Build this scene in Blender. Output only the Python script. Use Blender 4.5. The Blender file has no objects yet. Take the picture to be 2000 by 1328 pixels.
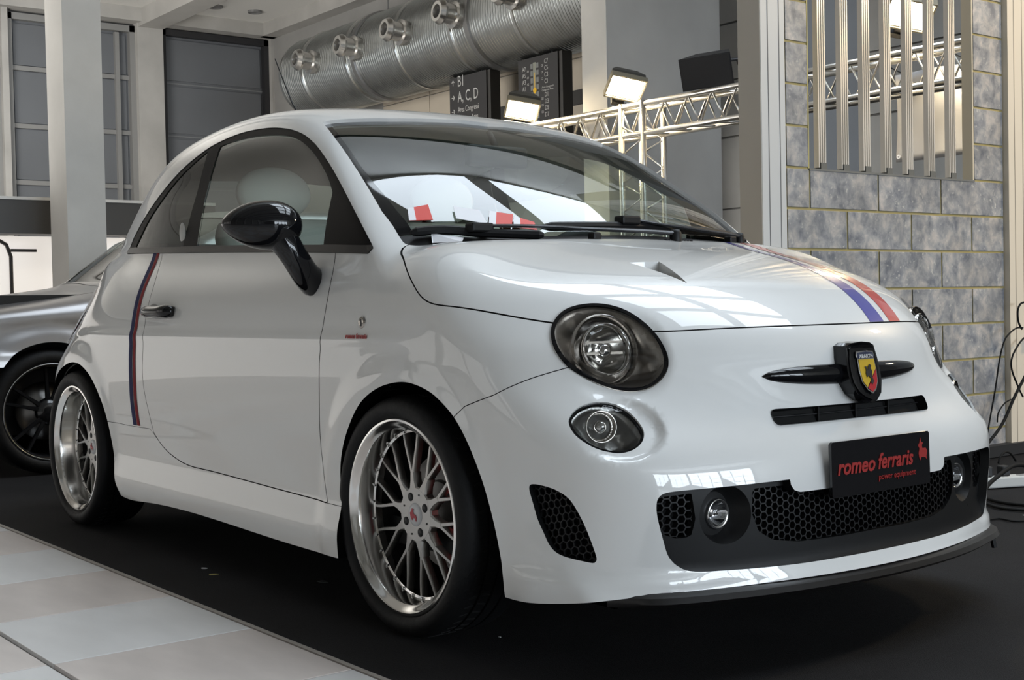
import bpy, bmesh, math, random
import numpy as np
from mathutils import Vector, Matrix

# ------------------------------------------------------------------ camera, light, exposure
SC = bpy.context.scene
COL = SC.collection
CAMP = (2.7219, -2.5279, 0.8112); YAW, PITCH, ROLL, FPX = 2.48746, -0.02575, -0.02034, 2557.56
cd = bpy.data.cameras.new('camera'); cam = bpy.data.objects.new('camera', cd); COL.objects.link(cam)
fw = Vector((math.cos(PITCH)*math.cos(YAW), math.cos(PITCH)*math.sin(YAW), math.sin(PITCH)))
rr = fw.cross(Vector((0, 0, 1))).normalized(); uu = rr.cross(fw)
r2 = rr*math.cos(ROLL)+uu*math.sin(ROLL); u2 = -rr*math.sin(ROLL)+uu*math.cos(ROLL)
cam.matrix_world = Matrix(((r2.x, u2.x, -fw.x, CAMP[0]), (r2.y, u2.y, -fw.y, CAMP[1]), (r2.z, u2.z, -fw.z, CAMP[2]), (0, 0, 0, 1)))
cd.sensor_fit = 'HORIZONTAL'; cd.sensor_width = 36.0; cd.lens = 36.0*FPX/2000.0; cd.clip_end = 200
SC.camera = cam
SC.view_settings.view_transform = 'Standard'; SC.view_settings.look = 'None'
SC.view_settings.gamma = 1.0; SC.view_settings.use_curve_mapping = False
SC.view_settings.exposure = -0.32
SC.cycles.max_bounces = 10; SC.cycles.transparent_max_bounces = 16
SC.cycles.caustics_reflective = False; SC.cycles.caustics_refractive = False
SC.cycles.use_denoising = True

w = bpy.data.worlds.new('world'); SC.world = w; w.use_nodes = True
w.node_tree.nodes['Background'].inputs[0].default_value = (0.80, 0.82, 0.88, 1)
w.node_tree.nodes['Background'].inputs[1].default_value = 0.35

def area(name, loc, target, sx, sy, power, col=(1, 1, 1)):
    l = bpy.data.lights.new(name, 'AREA'); l.shape = 'RECTANGLE'; l.size = sx; l.size_y = sy; l.energy = power; l.color = col
    o = bpy.data.objects.new(name, l); COL.objects.link(o); o.location = loc
    d = Vector(target)-Vector(loc); o.rotation_euler = d.to_track_quat('-Z', 'Y').to_euler()
    return o
# daylight: roof glazing of the atrium over the stand and the window front of the hall ahead of the car
SKY = (0.80, 0.90, 1.0)
for ix in range(3):
    for iy in range(2):
        x = -2.6+ix*3.0; y = 2.6+iy*3.3
        area('skylight', (x, y, 9.2), (x, y, 0), 2.4, 2.7, 165, SKY)
for iy in range(4):
    area('window_and_fill_light', (27.8, -3.4+iy*4.8, 4.4), (0, -1.0+iy*3.2, 2.6), 4.4, 6.4, 1350, SKY)
area('window_and_fill_light', (-11.0, -13.8, 3.0), (-11.0, 0, 4.6), 14.0, 4.6, 200, (1.0, 0.98, 0.95))  # added fill for the rear hall; the side wall has no window here
area('ceiling_fill_light', (-11.5, -1.8, 1.9), (-13.5, 2.6, 5.8), 3.0, 3.0, 650, (1.0, .97, .92))  # added area light without a fixture, brightens the rear ceiling
area('booth_fill_light', (1.6, 5.6, 3.4), (-1.1, 3.5, 1.5), .5, .3, 95, (1.0, .76, .46))  # added warm area light on the booth; source assumed, no fixture built

# ------------------------------------------------------------------ helpers
MATS = {}
def mat(name, col=(.8, .8, .8), rough=.5, metal=0., coat=0., emit=None, estr=0., noise=0., nscale=8., bump=0., bscale=40., spec=.5, ior=1.5, stretch=(1, 1, 1)):
    if name in MATS: return MATS[name]
    m = bpy.data.materials.new(name); m.use_nodes = True; nt = m.node_tree; b = nt.nodes['Principled BSDF']
    c = (*col, 1) if len(col) == 3 else col
    b.inputs['Base Color'].default_value = c; b.inputs['Roughness'].default_value = rough; b.inputs['Metallic'].default_value = metal
    b.inputs['Coat Weight'].default_value = coat; b.inputs['Coat Roughness'].default_value = .02
    b.inputs['Specular IOR Level'].default_value = spec; b.inputs['IOR'].default_value = ior
    if emit: b.inputs['Emission Color'].default_value = (*emit, 1); b.inputs['Emission Strength'].default_value = estr
    if noise or bump:
        tc = nt.nodes.new('ShaderNodeTexCoord'); mp = nt.nodes.new('ShaderNodeMapping'); nt.links.new(tc.outputs['Object'], mp.inputs[0])
        mp.inputs['Scale'].default_value = stretch
    if noise:
        n = nt.nodes.new('ShaderNodeTexNoise'); n.inputs['Scale'].default_value = nscale; n.inputs['Detail'].default_value = 6
        nt.links.new(mp.outputs[0], n.inputs['Vector'])
        r = nt.nodes.new('ShaderNodeMapRange'); r.inputs[1].default_value = .3; r.inputs[2].default_value = .7; r.inputs[3].default_value = 1-noise; r.inputs[4].default_value = 1+noise
        nt.links.new(n.outputs[0], r.inputs[0])
        x = nt.nodes.new('ShaderNodeMix'); x.data_type = 'RGBA'; x.blend_type = 'MULTIPLY'; x.inputs[0].default_value = 1
        x.inputs[6].default_value = c; nt.links.new(r.outputs[0], x.inputs[7]); nt.links.new(x.outputs[2], b.inputs['Base Color'])
    if bump:
        n = nt.nodes.new('ShaderNodeTexNoise'); n.inputs['Scale'].default_value = bscale; nt.links.new(mp.outputs[0], n.inputs['Vector'])
        bp = nt.nodes.new('ShaderNodeBump'); bp.inputs['Strength'].default_value = bump; bp.inputs['Distance'].default_value = .01
        nt.links.new(n.outputs[0], bp.inputs['Height']); nt.links.new(bp.outputs[0], b.inputs['Normal'])
    MATS[name] = m
    return m
def glass(name, tint=(.8, .86, .83), ior=1.5, rough=0.):
    if name in MATS: return MATS[name]
    m = bpy.data.materials.new(name); m.use_nodes = True; nt = m.node_tree; nt.nodes.remove(nt.nodes['Principled BSDF'])
    t = nt.nodes.new('ShaderNodeBsdfTransparent'); t.inputs[0].default_value = (*tint, 1)
    g = nt.nodes.new('ShaderNodeBsdfGlossy'); g.inputs['Roughness'].default_value = rough
    f = nt.nodes.new('ShaderNodeFresnel'); ge = nt.nodes.new('ShaderNodeNewGeometry'); mr = nt.nodes.new('ShaderNodeMapRange'); mr.inputs[3].default_value = ior; mr.inputs[4].default_value = 1/ior
    nt.links.new(ge.outputs['Backfacing'], mr.inputs[0]); nt.links.new(mr.outputs[0], f.inputs[0])   # same reflectance from both sides of the thin pane
    x = nt.nodes.new('ShaderNodeMixShader'); nt.links.new(f.outputs[0], x.inputs[0]); nt.links.new(t.outputs[0], x.inputs[1]); nt.links.new(g.outputs[0], x.inputs[2])
    nt.links.new(x.outputs[0], nt.nodes['Material Output'].inputs[0])
    MATS[name] = m
    return m
def tag(o, label=None, cat=None, group=None, kind=None):
    if label: o['label'] = label
    if cat: o['category'] = cat
    if group: o['group'] = group
    if kind: o['kind'] = kind
    return o
def link(name, me, m, parent=None, loc=None, rot=None):
    o = bpy.data.objects.new(name, me); COL.objects.link(o)
    if m and not me.materials: me.materials.append(m)
    if parent: o.parent = parent
    if loc is not None: o.location = loc
    if rot is not None: o.rotation_euler = rot
    return o
def empty(name, loc, rot=(0, 0, 0)):
    o = bpy.data.objects.new(name, None); COL.objects.link(o); o.location = loc; o.rotation_euler = rot; o.empty_display_size = .1
    return o
def mesh(name, V, F, smooth=False, N=None):
    me = bpy.data.meshes.new(name)
    V = [tuple(map(float, v)) for v in V]; F = [tuple(map(int, f)) for f in F]
    me.from_pydata(V, [], F, shade_flat=not smooth)
    if N is not None and len(F): me.normals_split_custom_set_from_vertices(np.asarray(N, float).tolist())
    me.update()
    return me
class MB:
    """collects boxes, tubes, lathes and prisms into one mesh"""
    def __init__(s): s.V = []; s.F = []
    def add(s, V, F):
        b = len(s.V); s.V += [tuple(v) for v in V]; s.F += [tuple(i+b for i in f) for f in F]; return s
    def box(s, a, b, M=None):
        x0, y0, z0 = a; x1, y1, z1 = b
        V = [(x0, y0, z0), (x1, y0, z0), (x1, y1, z0), (x0, y1, z0), (x0, y0, z1), (x1, y0, z1), (x1, y1, z1), (x0, y1, z1)]
        if M is not None: V = [tuple(M @ Vector(v)) for v in V]
        return s.add(V, [(0, 3, 2, 1), (4, 5, 6, 7), (0, 1, 5, 4), (1, 2, 6, 5), (2, 3, 7, 6), (3, 0, 4, 7)])
    def bbox(s, a, b, r=.01):
        """box with chamfered edges"""
        bm = bmesh.new(); bmesh.ops.create_cube(bm, size=1)
        c = [(a[i]+b[i])/2 for i in range(3)]; d = [abs(b[i]-a[i]) for i in range(3)]
        for v in bm.verts: v.co = Vector((c[i]+v.co[i]*d[i] for i in range(3)))
        bmesh.ops.bevel(bm, geom=bm.edges[:], offset=r, segments=2, affect='EDGES', profile=.5)
        bm.verts.index_update()
        s.add([v.co[:] for v in bm.verts], [[v.index for v in f.verts] for f in bm.faces]); bm.free(); return s
    def tube(s, pts, r, n=8, cap=True, sq=1.0, up=None):
        P = [Vector(p) for p in pts]; R = r if isinstance(r, (list, tuple)) else [r]*len(P)
        V = []; F = []; u = None
        for i, p in enumerate(P):
            t = (P[min(i+1, len(P)-1)]-P[max(i-1, 0)]).normalized()
            if u is None:
                u = Vector(up) if up else (Vector((0, 0, 1)) if abs(t.z) < .9 else Vector((1, 0, 0)))
            u = (u-t*u.dot(t)).normalized(); w_ = t.cross(u)
            for k in range(n):
                a = 2*math.pi*k/n; V.append(p+(u*math.cos(a)*sq+w_*math.sin(a))*R[i])
        for i in range(len(P)-1):
            for k in range(n):
                F.append((i*n+k, i*n+(k+1) % n, (i+1)*n+(k+1) % n, (i+1)*n+k))
        if cap:
            F.append(tuple(range(n-1, -1, -1))); F.append(tuple((len(P)-1)*n+k for k in range(n)))
        return s.add(V, F)
    def lathe(s, prof, n=48, M=None, closed=False):
        """prof: (r, h) revolved about +Y of the local frame"""
        V = []; F = []
        for r, h in prof:
            for k in range(n):
                a = 2*math.pi*k/n; V.append((r*math.cos(a), h, r*math.sin(a)))
        m = len(prof)
        for i in range(m if closed else m-1):
            j = (i+1) % m
            for k in range(n): F.append((i*n+k, i*n+(k+1) % n, j*n+(k+1) % n, j*n+k))
        if M is not None: V = [tuple(M @ Vector(v)) for v in V]
        return s.add(V, F)
    def prism(s, poly, d0, d1, fr):
        """poly 2-D; fr(u, v, d) -> point"""
        n = len(poly); V = [fr(u, v, d0) for u, v in poly]+[fr(u, v, d1) for u, v in poly]
        return s.add(V, [tuple(range(n)), tuple(range(2*n-1, n-1, -1))]+[(i, i+n, (i+1) % n+n, (i+1) % n) for i in range(n)])
    def me(s, name, smooth=False, fix=True, sharp=None):
        m = mesh(name, s.V, s.F, smooth)
        if fix:
            bm = bmesh.new(); bm.from_mesh(m); bmesh.ops.recalc_face_normals(bm, faces=bm.faces[:]); bm.to_mesh(m); bm.free()
        if sharp is not None: m.set_sharp_from_angle(angle=math.radians(sharp))
        return m
    def build(s, name, m, parent=None, smooth=False, loc=None, rot=None, sharp=None):
        return link(name, s.me(name, smooth or sharp is not None, True, sharp), m, parent, loc, rot)
def text_mesh(name, body, size, extrude=.0008, shear=0., align='LEFT', sx=1., bold=0.):
    c = bpy.data.curves.new(name, 'FONT'); c.body = body; c.size = size; c.extrude = extrude; c.shear = shear; c.align_x = align; c.offset = bold; c.resolution_u = 3
    o = bpy.data.objects.new(name, c); COL.objects.link(o)
    dg = bpy.context.evaluated_depsgraph_get(); me = bpy.data.meshes.new_from_object(o.evaluated_get(dg))
    bpy.data.objects.remove(o); bpy.data.curves.remove(c); me.name = name
    if sx != 1.:
        for v in me.vertices: v.co.x *= sx
    return me
def text(name, body, size, M, m, parent=None, **k):
    me = text_mesh(name, body, size, **k); me.transform(M)
    me.materials.clear(); me.materials.append(m)
    return link(name, me, m, parent)
def frame_M(o, u, v):
    u = Vector(u).normalized(); v = Vector(v); v = (v-u*v.dot(u)).normalized(); n = u.cross(v)
    return Matrix(((u.x, v.x, n.x, o[0]), (u.y, v.y, n.y, o[1]), (u.z, v.z, n.z, o[2]), (0, 0, 0, 1)))
def struct(o): o['kind'] = 'structure'; return o
RNG = random.Random(7)

# ------------------------------------------------------------------ materials
concrete = mat('concrete', (.47, .46, .44), .8, noise=.12, nscale=1.6, bump=.06, bscale=30)
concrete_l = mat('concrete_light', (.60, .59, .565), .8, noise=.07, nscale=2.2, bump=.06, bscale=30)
concrete_d = mat('concrete_dark', (.34, .335, .325), .85, noise=.10, nscale=1.2, bump=.05, bscale=20)
cream = mat('cream_panel', (.62, .55, .45), .7, noise=.06, nscale=1.5)
white_ceil = mat('ceiling_white', (.80, .79, .76), .8)
door_grey = mat('door_grey', (.155, .165, .18), .55, noise=.05, nscale=.8)
frame_grey = mat('frame_grey', (.27, .27, .265), .5)
dark_m = mat('dark_metal', (.03, .03, .033), .45)
black_pl = mat('black_plastic', (.012, .012, .013), .45)
galv = mat('galvanised', (.50, .52, .52), .33, metal=1., noise=.10, nscale=5)
alu = mat('aluminium', (.80, .78, .74), .28, metal=.9)
alu_w = mat('booth_post_white', (.60, .60, .59), .45)
beige = mat('booth_post_beige', (.56, .52, .46), .55)
warm_post = mat('booth_post_warm', (.72, .64, .52), .5)
wall_m = mat('hall_wall', (.27, .255, .225), .8, noise=.05, nscale=.5)
# ------------------------------------------------------------------ the hall
# floor: slab, tiles, carpet
fl = struct(MB().box((-19, -16, -.12), (29, 14, -.012)).build('floor', mat('floor_screed', (.42, .41, .40), .5, noise=.06)))
tile_a = mat('tile_white', (.80, .785, .77), .32, noise=.05, nscale=3, stretch=(1, 3, 1))
tile_b = mat('tile_pink', (.72, .645, .60), .34, noise=.10, nscale=2.5, stretch=(1, 3, 1))
TP = .508; tx0 = -1.867; ty0 = -1.037
tme = {}
for k, mm in (('a', tile_a), ('b', tile_b)):
    b = MB().bbox((.0025, -TP+.0025, -.012), (TP-.0025, -.0025, 0), .0015); me = b.me('tile'); me.materials.append(mm); tme[k] = me
for i in range(-8, 9):
    for j in range(0, 10):
        if (i+8)*10 > 160: pass
        x = tx0+i*TP; y = ty0-j*TP*1.02
        link('tile', tme['a' if (i+j) % 2 == 0 else 'b'], None, fl, (x, y, 0))
MB().box((-19, -16, -.0119), (29, ty0-10*TP*1.02, -.0)).build('outer_paving', mat('paving_far', (.52, .50, .49), .35, noise=.08), fl)
MB().box((-19, ty0-10*TP*1.02, -.0119), (tx0-8*TP, -1.03, 0)).build('outer_paving', MATS['paving_far'], fl)
MB().box((tx0+9*TP, ty0-10*TP*1.02, -.0119), (29, -1.03, 0)).build('outer_paving', MATS['paving_far'], fl)
cb = MB(); nx, ny = 60, 40
carpet = MB().box((-9.5, -1.022, -.0119), (13.5, 9, .0)).build('carpet', mat('carpet_black', (.0085, .0080, .0088), .85, noise=.35, nscale=3, bump=.5, bscale=350, spec=.25))
tag(carpet, 'black exhibition carpet spread under the white hatchback', 'carpet')
MB().box((-9.5, -1.036, -.011), (13.5, -1.022, .0015)).build('edge_strip', mat('edge_strip', (.40, .36, .32), .5), carpet)
MB().box((13.5, -1.03, -.0119), (29, 14, 0)).build('outer_paving', MATS['paving_far'], fl)
fl2 = struct(MB().box((-19, -1.03, -.0119), (-9.5, 14, .0)).build('floor_far', mat('floor_far', (.45, .44, .43), .5)))

# back wall with the three large grey doors
wb = MB()
for a, b in ((-12, .2), (3.62, 3.72), (5.78, 6.22)): wb.box((-18.3, a, 0), (-18, b, 5.6))
wb.box((-18.3, 8.2, 0), (-18, 12, 8)); wb.box((-18.4, -12, 5.56), (-17.85, 8.24, 5.78)); wb.box((-18.4, -12, 5.7), (-18, 12, 9.5))
wall_back = struct(wb.build('wall_back', concrete))
def big_door(nm, y0, y1, z1, rails, stiles, framed):
    d = struct(MB().box((-18.28, y0, 0), (-18.22, y1, z1)).build(nm, door_grey))
    MB().box((-18.22, y0, 0), (-18.10, y0+.09, z1)).box((-18.22, y1-.09, 0), (-18.10, y1, z1)).box((-18.22, y0, z1-.10), (-18.10, y1, z1)).build('door_frame', frame_grey if framed else dark_m, d)
    ys = [y0+.09]+list(stiles)+[y1-.09]; zs = [0]+list(rails)+[z1-.1]
    for s in stiles: MB().box((-18.22, s-.05, 0), (-18.13, s+.05, z1-.1)).build('stile', frame_grey, d)
    for j, r in enumerate(rails):
        MB().box((-18.22, ys[0], r-.035 if framed else r-.012), (-18.17 if framed else -18.205, ys[-1], r+.035 if framed else r+.012)).build('rail', frame_grey if framed else mat('door_seam', (.22, .23, .24), .5), d)
    for i in range(len(ys)-1):
        for j in range(len(zs)-1):
            MB().box((-18.22, ys[i]+.04, zs[j]+.05), (-18.195, ys[i+1]-.04, zs[j+1]-.05)).build('panel', door_grey, d)
    return d
big_door('door_1', 6.22, 8.2, 5.54, (1.0, 2.0, 2.9, 3.78, 4.66), (), False)
big_door('door_2', 3.72, 5.78, 5.52, (1.0, 2.0, 2.9, 3.78, 4.68), (), True)
MB().box((-18.2, 5.45, 0), (-18.12, 5.52, 5.4)).build('stile', frame_grey, bpy.data.objects['door_2'])
big_door('door_3', .2, 3.62, 5.5, (1.0, 2.0, 2.9, 3.78, 4.68), (2.0,), True)

# ceiling over the rear of the hall, beams, round downlights
ceil = struct(MB().box((-18.4, -14, 5.78), (-3.9, 14, 6.0)).build('ceiling', white_ceil))
for k, (y0, y1) in enumerate(((5.80, 6.22), (7.98, 8.3), (-.4, 0.), (-6.4, -6.0))):
    tb = struct(MB().box((-18, y0, 5.5 if k != 1 else 5.56), (-3.9, y1, 5.79)).build('trim_%d' % (k+1), concrete))
dl_body = mat('downlight_trim', (.20, .20, .20), .4); dl_face = mat('downlight_face', (.30, .29, .27), .4)
dlm = MB().lathe([(.0, -.01), (.085, -.01), (.115, -.035), (.12, 0)], 20, Matrix.Rotation(math.radians(90), 4, 'X')).me('downlight'); dlm.materials.append(dl_body)
n = 0
for x, y in [(-17.1, 7.45), (-17.1, 6.75), (-17.1, 5.2), (-15.6, 7.4), (-15.6, 5.2), (-13.5, 7.2)]+[(-9.5, 3.6), (-6.5, 3.6)]+[(-16+3*a, -3-2.6*b) for a in range(2) for b in range(3)]:
    o = link('downlight', dlm, None, None, (x, y, 5.78))
    lab = {(-17.1, 7.45): 'round grey downlight in ceiling corner above the plain door', (-17.1, 6.75): 'round grey downlight beside the ceiling beam', (-17.1, 5.2): 'round grey downlight in ceiling left of the beam above framed door', (-15.6, 7.4): 'round grey downlight at the very top near the duct beam'}.get((x, y), 'round grey downlight recessed in the rear hall ceiling')
    tag(o, lab, 'downlight', 'ceiling downlights')

# left wall with cream panels behind the duct, stub walls
lw = struct(MB().box((-18, 8.24, 0), (-9.3, 8.6, 9.5)).build('wall_left', concrete_d))
zs = [2.2, 2.75, 3.32, 3.9, 4.45]
cp = MB().box((-14.4, 8.2, 0), (-13.15, 8.24, 1)).me('tmp')
for j in range(len(zs)-1):
    for i in range(4):
        x0 = -14.4+i*1.27
        MB().box((x0+.006, 8.205, zs[j]+.008), (x0+1.264, 8.24, zs[j+1]-.008)).build('panel', cream, lw)
MB().box((-11.5, 7.9, 2.95), (-9.35, 8.24, 3.1)).build('ledge', mat('ledge_grey', (.30, .29, .28), .5), lw)
MB().box((-13.0, 8.1, 2.2), (-9.35, 8.2, 2.96)).build('dark_band', mat('dark_band', (.06, .058, .055), .6), lw)
MB().box((-11.4, 8.18, 3.32), (-9.4, 8.2, 3.5)).build('dark_band', MATS['dark_band'], lw)
struct(MB().box((-7.37, 6.185, 0), (-7.0, 7.79, 9.3)).build('wall_stub', concrete_d))
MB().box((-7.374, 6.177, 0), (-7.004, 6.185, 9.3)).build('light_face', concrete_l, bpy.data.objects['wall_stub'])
struct(MB().box((-9.3, 8.24, 0), (-9.2, 9.95, 9.3)).build('wall_return', concrete_d))
struct(MB().box((4, 13.6, 0), (28, 14, 9.5)).build('wall_left_3', wall_m))
wl2 = struct(MB().box((-9.2, 9.95, 0), (4, 10.2, 9.5)).build('wall_left_2', concrete_d))
for z0, z1 in ((.1, 1.08), (1.09, 1.99), (2.0, 2.9), (2.915, 3.62), (3.63, 4.34), (4.355, 5.2)):
    MB().box((-9.05, 9.9, z0+.006), (-5.9, 9.95, z1-.006)).build('panel', concrete_l, wl2)
    MB().box((-5.88, 9.9, z0+.006), (-1.0, 9.95, z1-.006)).build('panel', concrete_l, wl2)
struct(MB().box((-6.4, 7.9, 0), (-6.0, 8.93, 9.5)).build('wall_stub_2', mat('stub_grey', (.20, .205, .215), .35, noise=.12, nscale=.6)))
struct(MB().box((-8.0, 1.0, 0), (-7.6, 1.31, 9.5)).build('column', concrete_l))

# unseen sides of the hall: side wall, window front with mullions, atrium roof with glazing bars
wr = struct(MB().box((-18.4, -14.4, 0), (28.4, -14, 9.5)).build('wall_right', wall_m))
for i in range(8): MB().box((-16+i*5.4, -14, 0), (-15.4+i*5.4, -13.5, 9.4)).build('pilaster', concrete_l, wr)
wf = struct(MB().box((28, -14, 0), (28.4, 14, 9.5)).build('wall_front', wall_m))
for i in range(4):
    y = -3.4+i*4.8
    for k in (-.77, .77): MB().box((27.68, y+k-.04, 1.1), (27.76, y+k+.04, 7.7)).build('glazing_bar', frame_grey, wf)
    for z in (2.7, 4.3, 5.9): MB().box((27.68, y-2.2, z-.04), (27.76, y+2.2, z+.04)).build('glazing_bar', frame_grey, wf)
ca = struct(MB().box((-3.9, -14, 9.3), (28.4, 14, 9.6)).build('ceiling_atrium', white_ceil))
MB().box((-4.0, -14, 5.78), (-3.9, 14, 9.3)).build('upper_fascia', concrete_l, ca)
for i in range(1, 9): MB().box((-4.2+i*3.0, -14, 8.7), (-4.0+i*3.0, 14, 9.3)).build('roof_beam', frame_grey, ca)

# round ventilation duct with jet nozzles
duct = empty('ventilation_duct', (-15.2, 7.45, 4.37)); tag(duct, 'large round galvanised ventilation duct below ceiling with jet nozzles', 'duct')
R = .60; prof = []
Lx = 7.9
M_x = Matrix.Rotation(math.radians(-90), 4, 'Z')   # local +Y -> +X
for i in range(int(Lx/.05)):
    h = i*.05; prof += [(R, h), (R, h+.036), (R+.006, h+.040), (R+.006, h+.046)]
b = MB(); b.lathe([(.0, 0), (R-.03, 0), (R, .02)]+prof[4:], 64, M_x); b.build('duct_tube', galv, duct, sharp=25)
for k in range(5):
    x = 1.27*k+.72
    MB().lathe([(R, x-.03), (R+.022, x-.02), (R+.022, x+.02), (R, x+.03)], 64, M_x).build('joint_ring', mat('galv_ring', (.62, .63, .62), .3, metal=1.), duct, sharp=30)
NZ = mat('nozzle_metal', (.72, .71, .69), .25, metal=1.)
nz = MB().lathe([(.15, -.05), (.17, .06), (.17, .10), (.125, .11), (.125, .24), (.15, .25), (.155, .28), (.125, .335), (.085, .335), (.075, .27), (.0, .27)], 28).me('nozzle', True, True, 30); nz.materials.append(NZ)
hole = MB().lathe([(.0, .285), (.078, .285)], 20).me('nozzle_mouth'); hole.materials.append(black_pl)
for k in range(6):
    x = 1.15+1.2*k
    d = Vector((-.05, -.98, .08)).normalized(); a = Vector((0, -.998, .02)).normalized()
    q = d.to_track_quat('Y', 'Z').to_euler()
    o = link('jet_nozzle', nz, None, duct, (x, a.y*R*.98, a.z*R*.98), q)
    link('nozzle_mouth', hole, None, o)
for x in (2.2, 4.9):
    MB().lathe([(R+.004, x-.05), (R+.03, x-.04), (R+.03, x+.04), (R+.004, x+.05)], 48, M_x).build('hanger_band', mat('hanger', (.3, .3, .3), .4, metal=.8), duct, sharp=30)
    MB().tube([(x, 0, R), (x, 0, 5.0)], .012, 6).build('hanger_rod', MATS['hanger'], duct)

# way-finding signs under the duct
signm = mat('sign_dark', (.035, .034, .036), .5); sign_t = mat('sign_letters', (.55, .55, .54), .5)
def sign_M(x, z): return frame_M((x, 7.2485, z), (1, 0, 0), (0, 0, 1))
def sign_box(nm, x0, x1, z0, z1, lab):
    s = MB().box((x0, 7.25, z0), (x1, 7.36, z1)).build(nm, signm); tag(s, lab, 'sign')
    MB().tube([(x1-.15, 7.3, z1), (x1-.15, 7.3, z1+.03)], .012, 6).build('hanger', dark_m, s)
    MB().box((x1, 7.27, z0), (x1+.06, 7.42, z1)).build('side_box', mat('sign_side', (.05, .048, .046), .5), s)
    return s
def arrow(par, x, z, ang, sz=.075):
    P = [(-.012, -.5), (.012, -.5)]
    b = MB(); c, s_ = math.cos(ang), math.sin(ang)
    for poly in ([(-.07, -.5), (.07, -.5), (.07, .35), (-.07, .35)], [(0, .5), (.42, .08), (.30, -.02), (0, .28), (-.30, -.02), (-.42, .08)]):
        b.prism([((u*c-v*s_)*sz, (u*s_+v*c)*sz) for u, v in poly], 0, .001, lambda u, v, d: (x+u, 7.2495-d, z+v))
    b.build('arrow', sign_t, par)
s1 = sign_box('direction_sign', -11.25, -10.45, 2.75, 3.765, 'dark direction sign reading B1 and A, C, D under the duct')
for t, z, sz in (('B1', 3.64, .20), ('A, C, D', 3.44, .20), ('Area Congressi', 3.31, .10), ('Congress Area', 3.19, .10)):
    text('lettering', t, sz, sign_M(-11.07, z), sign_t, s1, sx=.72)
arrow(s1, -11.17, 3.70, 0); arrow(s1, -11.17, 3.51, -math.pi/2); arrow(s1, -11.17, 3.33, -math.pi/2)
MB().box((-10.9, 7.2485, 2.98), (-10.52, 7.2495, 3.09)).build('pictogram_field', mat('sign_grey', (.12, .12, .13), .5), s1)
for x in (-10.66, -10.58):
    MB().lathe([(.0, 0), (.014, 0)], 10, Matrix.Translation((x, 7.248, 3.075))).box((x-.018, 7.2475, 2.99), (x+.018, 7.2485, 3.055)).build('pictogram', sign_t, s1)
s2 = sign_box('plan_sign', -9.8, -9.05, 2.75, 3.765, 'dark hall plan sign with yellow line and A to D columns')
for k, t in enumerate(('A7', 'A5', 'A3', 'A1', '', 'B1', 'B3', 'B5')):
    if t: text('lettering', t, .075, sign_M(-9.72, 3.62-k*.078), sign_t, s2, sx=.8)
for k, t in enumerate(('C7', 'C5', 'C3', 'C1', '', 'D1', 'D3', 'D5', 'D7')):
    if t: text('lettering', t, .075, sign_M(-9.30, 3.66-k*.078), sign_t, s2, sx=.8)
for k, t in enumerate(('A6', 'A4', 'A2', '', '', 'B2', 'B4')):
    if t: text('lettering', t, .04, sign_M(-9.63, 3.60-k*.078), sign_t, s2, sx=.8)
for k, t in enumerate(('C6', 'C4', 'C2', '', '', 'D2', 'D4', 'D6')):
    if t: text('lettering', t, .04, sign_M(-9.36, 3.63-k*.078), sign_t, s2, sx=.8)
text('lettering', 'Area Congressi', .035, sign_M(-9.35, 3.372), sign_t, s2); text('lettering', 'Congress Area', .035, sign_M(-9.35, 3.338), sign_t, s2)
plan_g = mat('plan_grey', (.21, .22, .22), .5); plan_b = mat('plan_blue', (.20, .27, .31), .5); plan_y = mat('plan_yellow', (.75, .45, .02), .4, emit=(.8, .45, .02), estr=.15)
for k in range(9):
    z = 3.66-k*.085
    MB().box((-9.56, 7.2475, z-.03), (-9.515, 7.2495, z+.03)).build('hall_block', plan_g, s2)
    MB().box((-9.45, 7.2475, z-.03), (-9.405, 7.2495, z+.03)).build('hall_block', plan_b if k > 4 else plan_g, s2)
MB().box((-9.51, 7.247, 2.95), (-9.455, 7.2495, 3.70)).build('corridor', mat('plan_corridor', (.27, .28, .24), .5), s2)
MB().box((-9.487, 7.246, 3.08), (-9.478, 7.247, 3.58)).build('route_line', plan_y, s2)
MB().lathe([(.0, 0), (.032, 0), (.032, .004)], 20, Matrix.Translation((-9.48, 7.244, 3.37))).build('location_dot', plan_y, s2)

# lighting truss with floodlights, speaker and banner
truss = empty('lighting_truss', (-6.3, 6, 0)); tag(truss, 'silver aluminium box truss spanning behind the white car', 'truss')
def tr_box(parent, x0, x1, y0, y1, z0, z1, ox=-6.3, oy=6.):
    for y in (y0, y1):
        for z in (z0, z1):
            MB().tube([(x0-ox, y-oy, z), (x1-ox, y-oy, z)], .026, 10).build('chord', alu, parent, smooth=True)
    n = int(round((x1-x0)/.29))
    for i in range(n):
        xa = x0+(x1-x0)*i/n; xb = x0+(x1-x0)*(i+1)/n; xm = (xa+xb)/2
        for y in (y0, y1):
            MB().tube([(xa-ox, y-oy, z0), (xm-ox, y-oy, z1), (xb-ox, y-oy, z0)], .011, 6).build('brace', alu, parent, smooth=True)
        for z in (z0, z1):
            MB().tube([(xa-ox, y0-oy, z), (xb-ox, y1-oy, z)], .009, 6).build('brace', alu, parent, smooth=True)
tr_box(truss, -8.7, -2.2, 5.88, 6.12, 2.39, 2.66)
for x in (-6.47, -6.17):
    for y in (5.87, 6.13):
        MB().tube([(x+6.3, y-6, .02), (x+6.3, y-6, 2.69)], .027, 10).build('upright', alu, truss, smooth=True)
for i in range(9):
    za = .05+i*.27
    MB().tube([(-.17, -.13, za), (.13, -.13, za+.135), (-.17, -.13, za+.27)], .011, 6).build('brace', alu, truss, smooth=True)
    MB().tube([(.13, -.13, za), (.13, .13, za+.135), (.13, -.13, za+.27)], .011, 6).build('brace', alu, truss, smooth=True)
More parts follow.
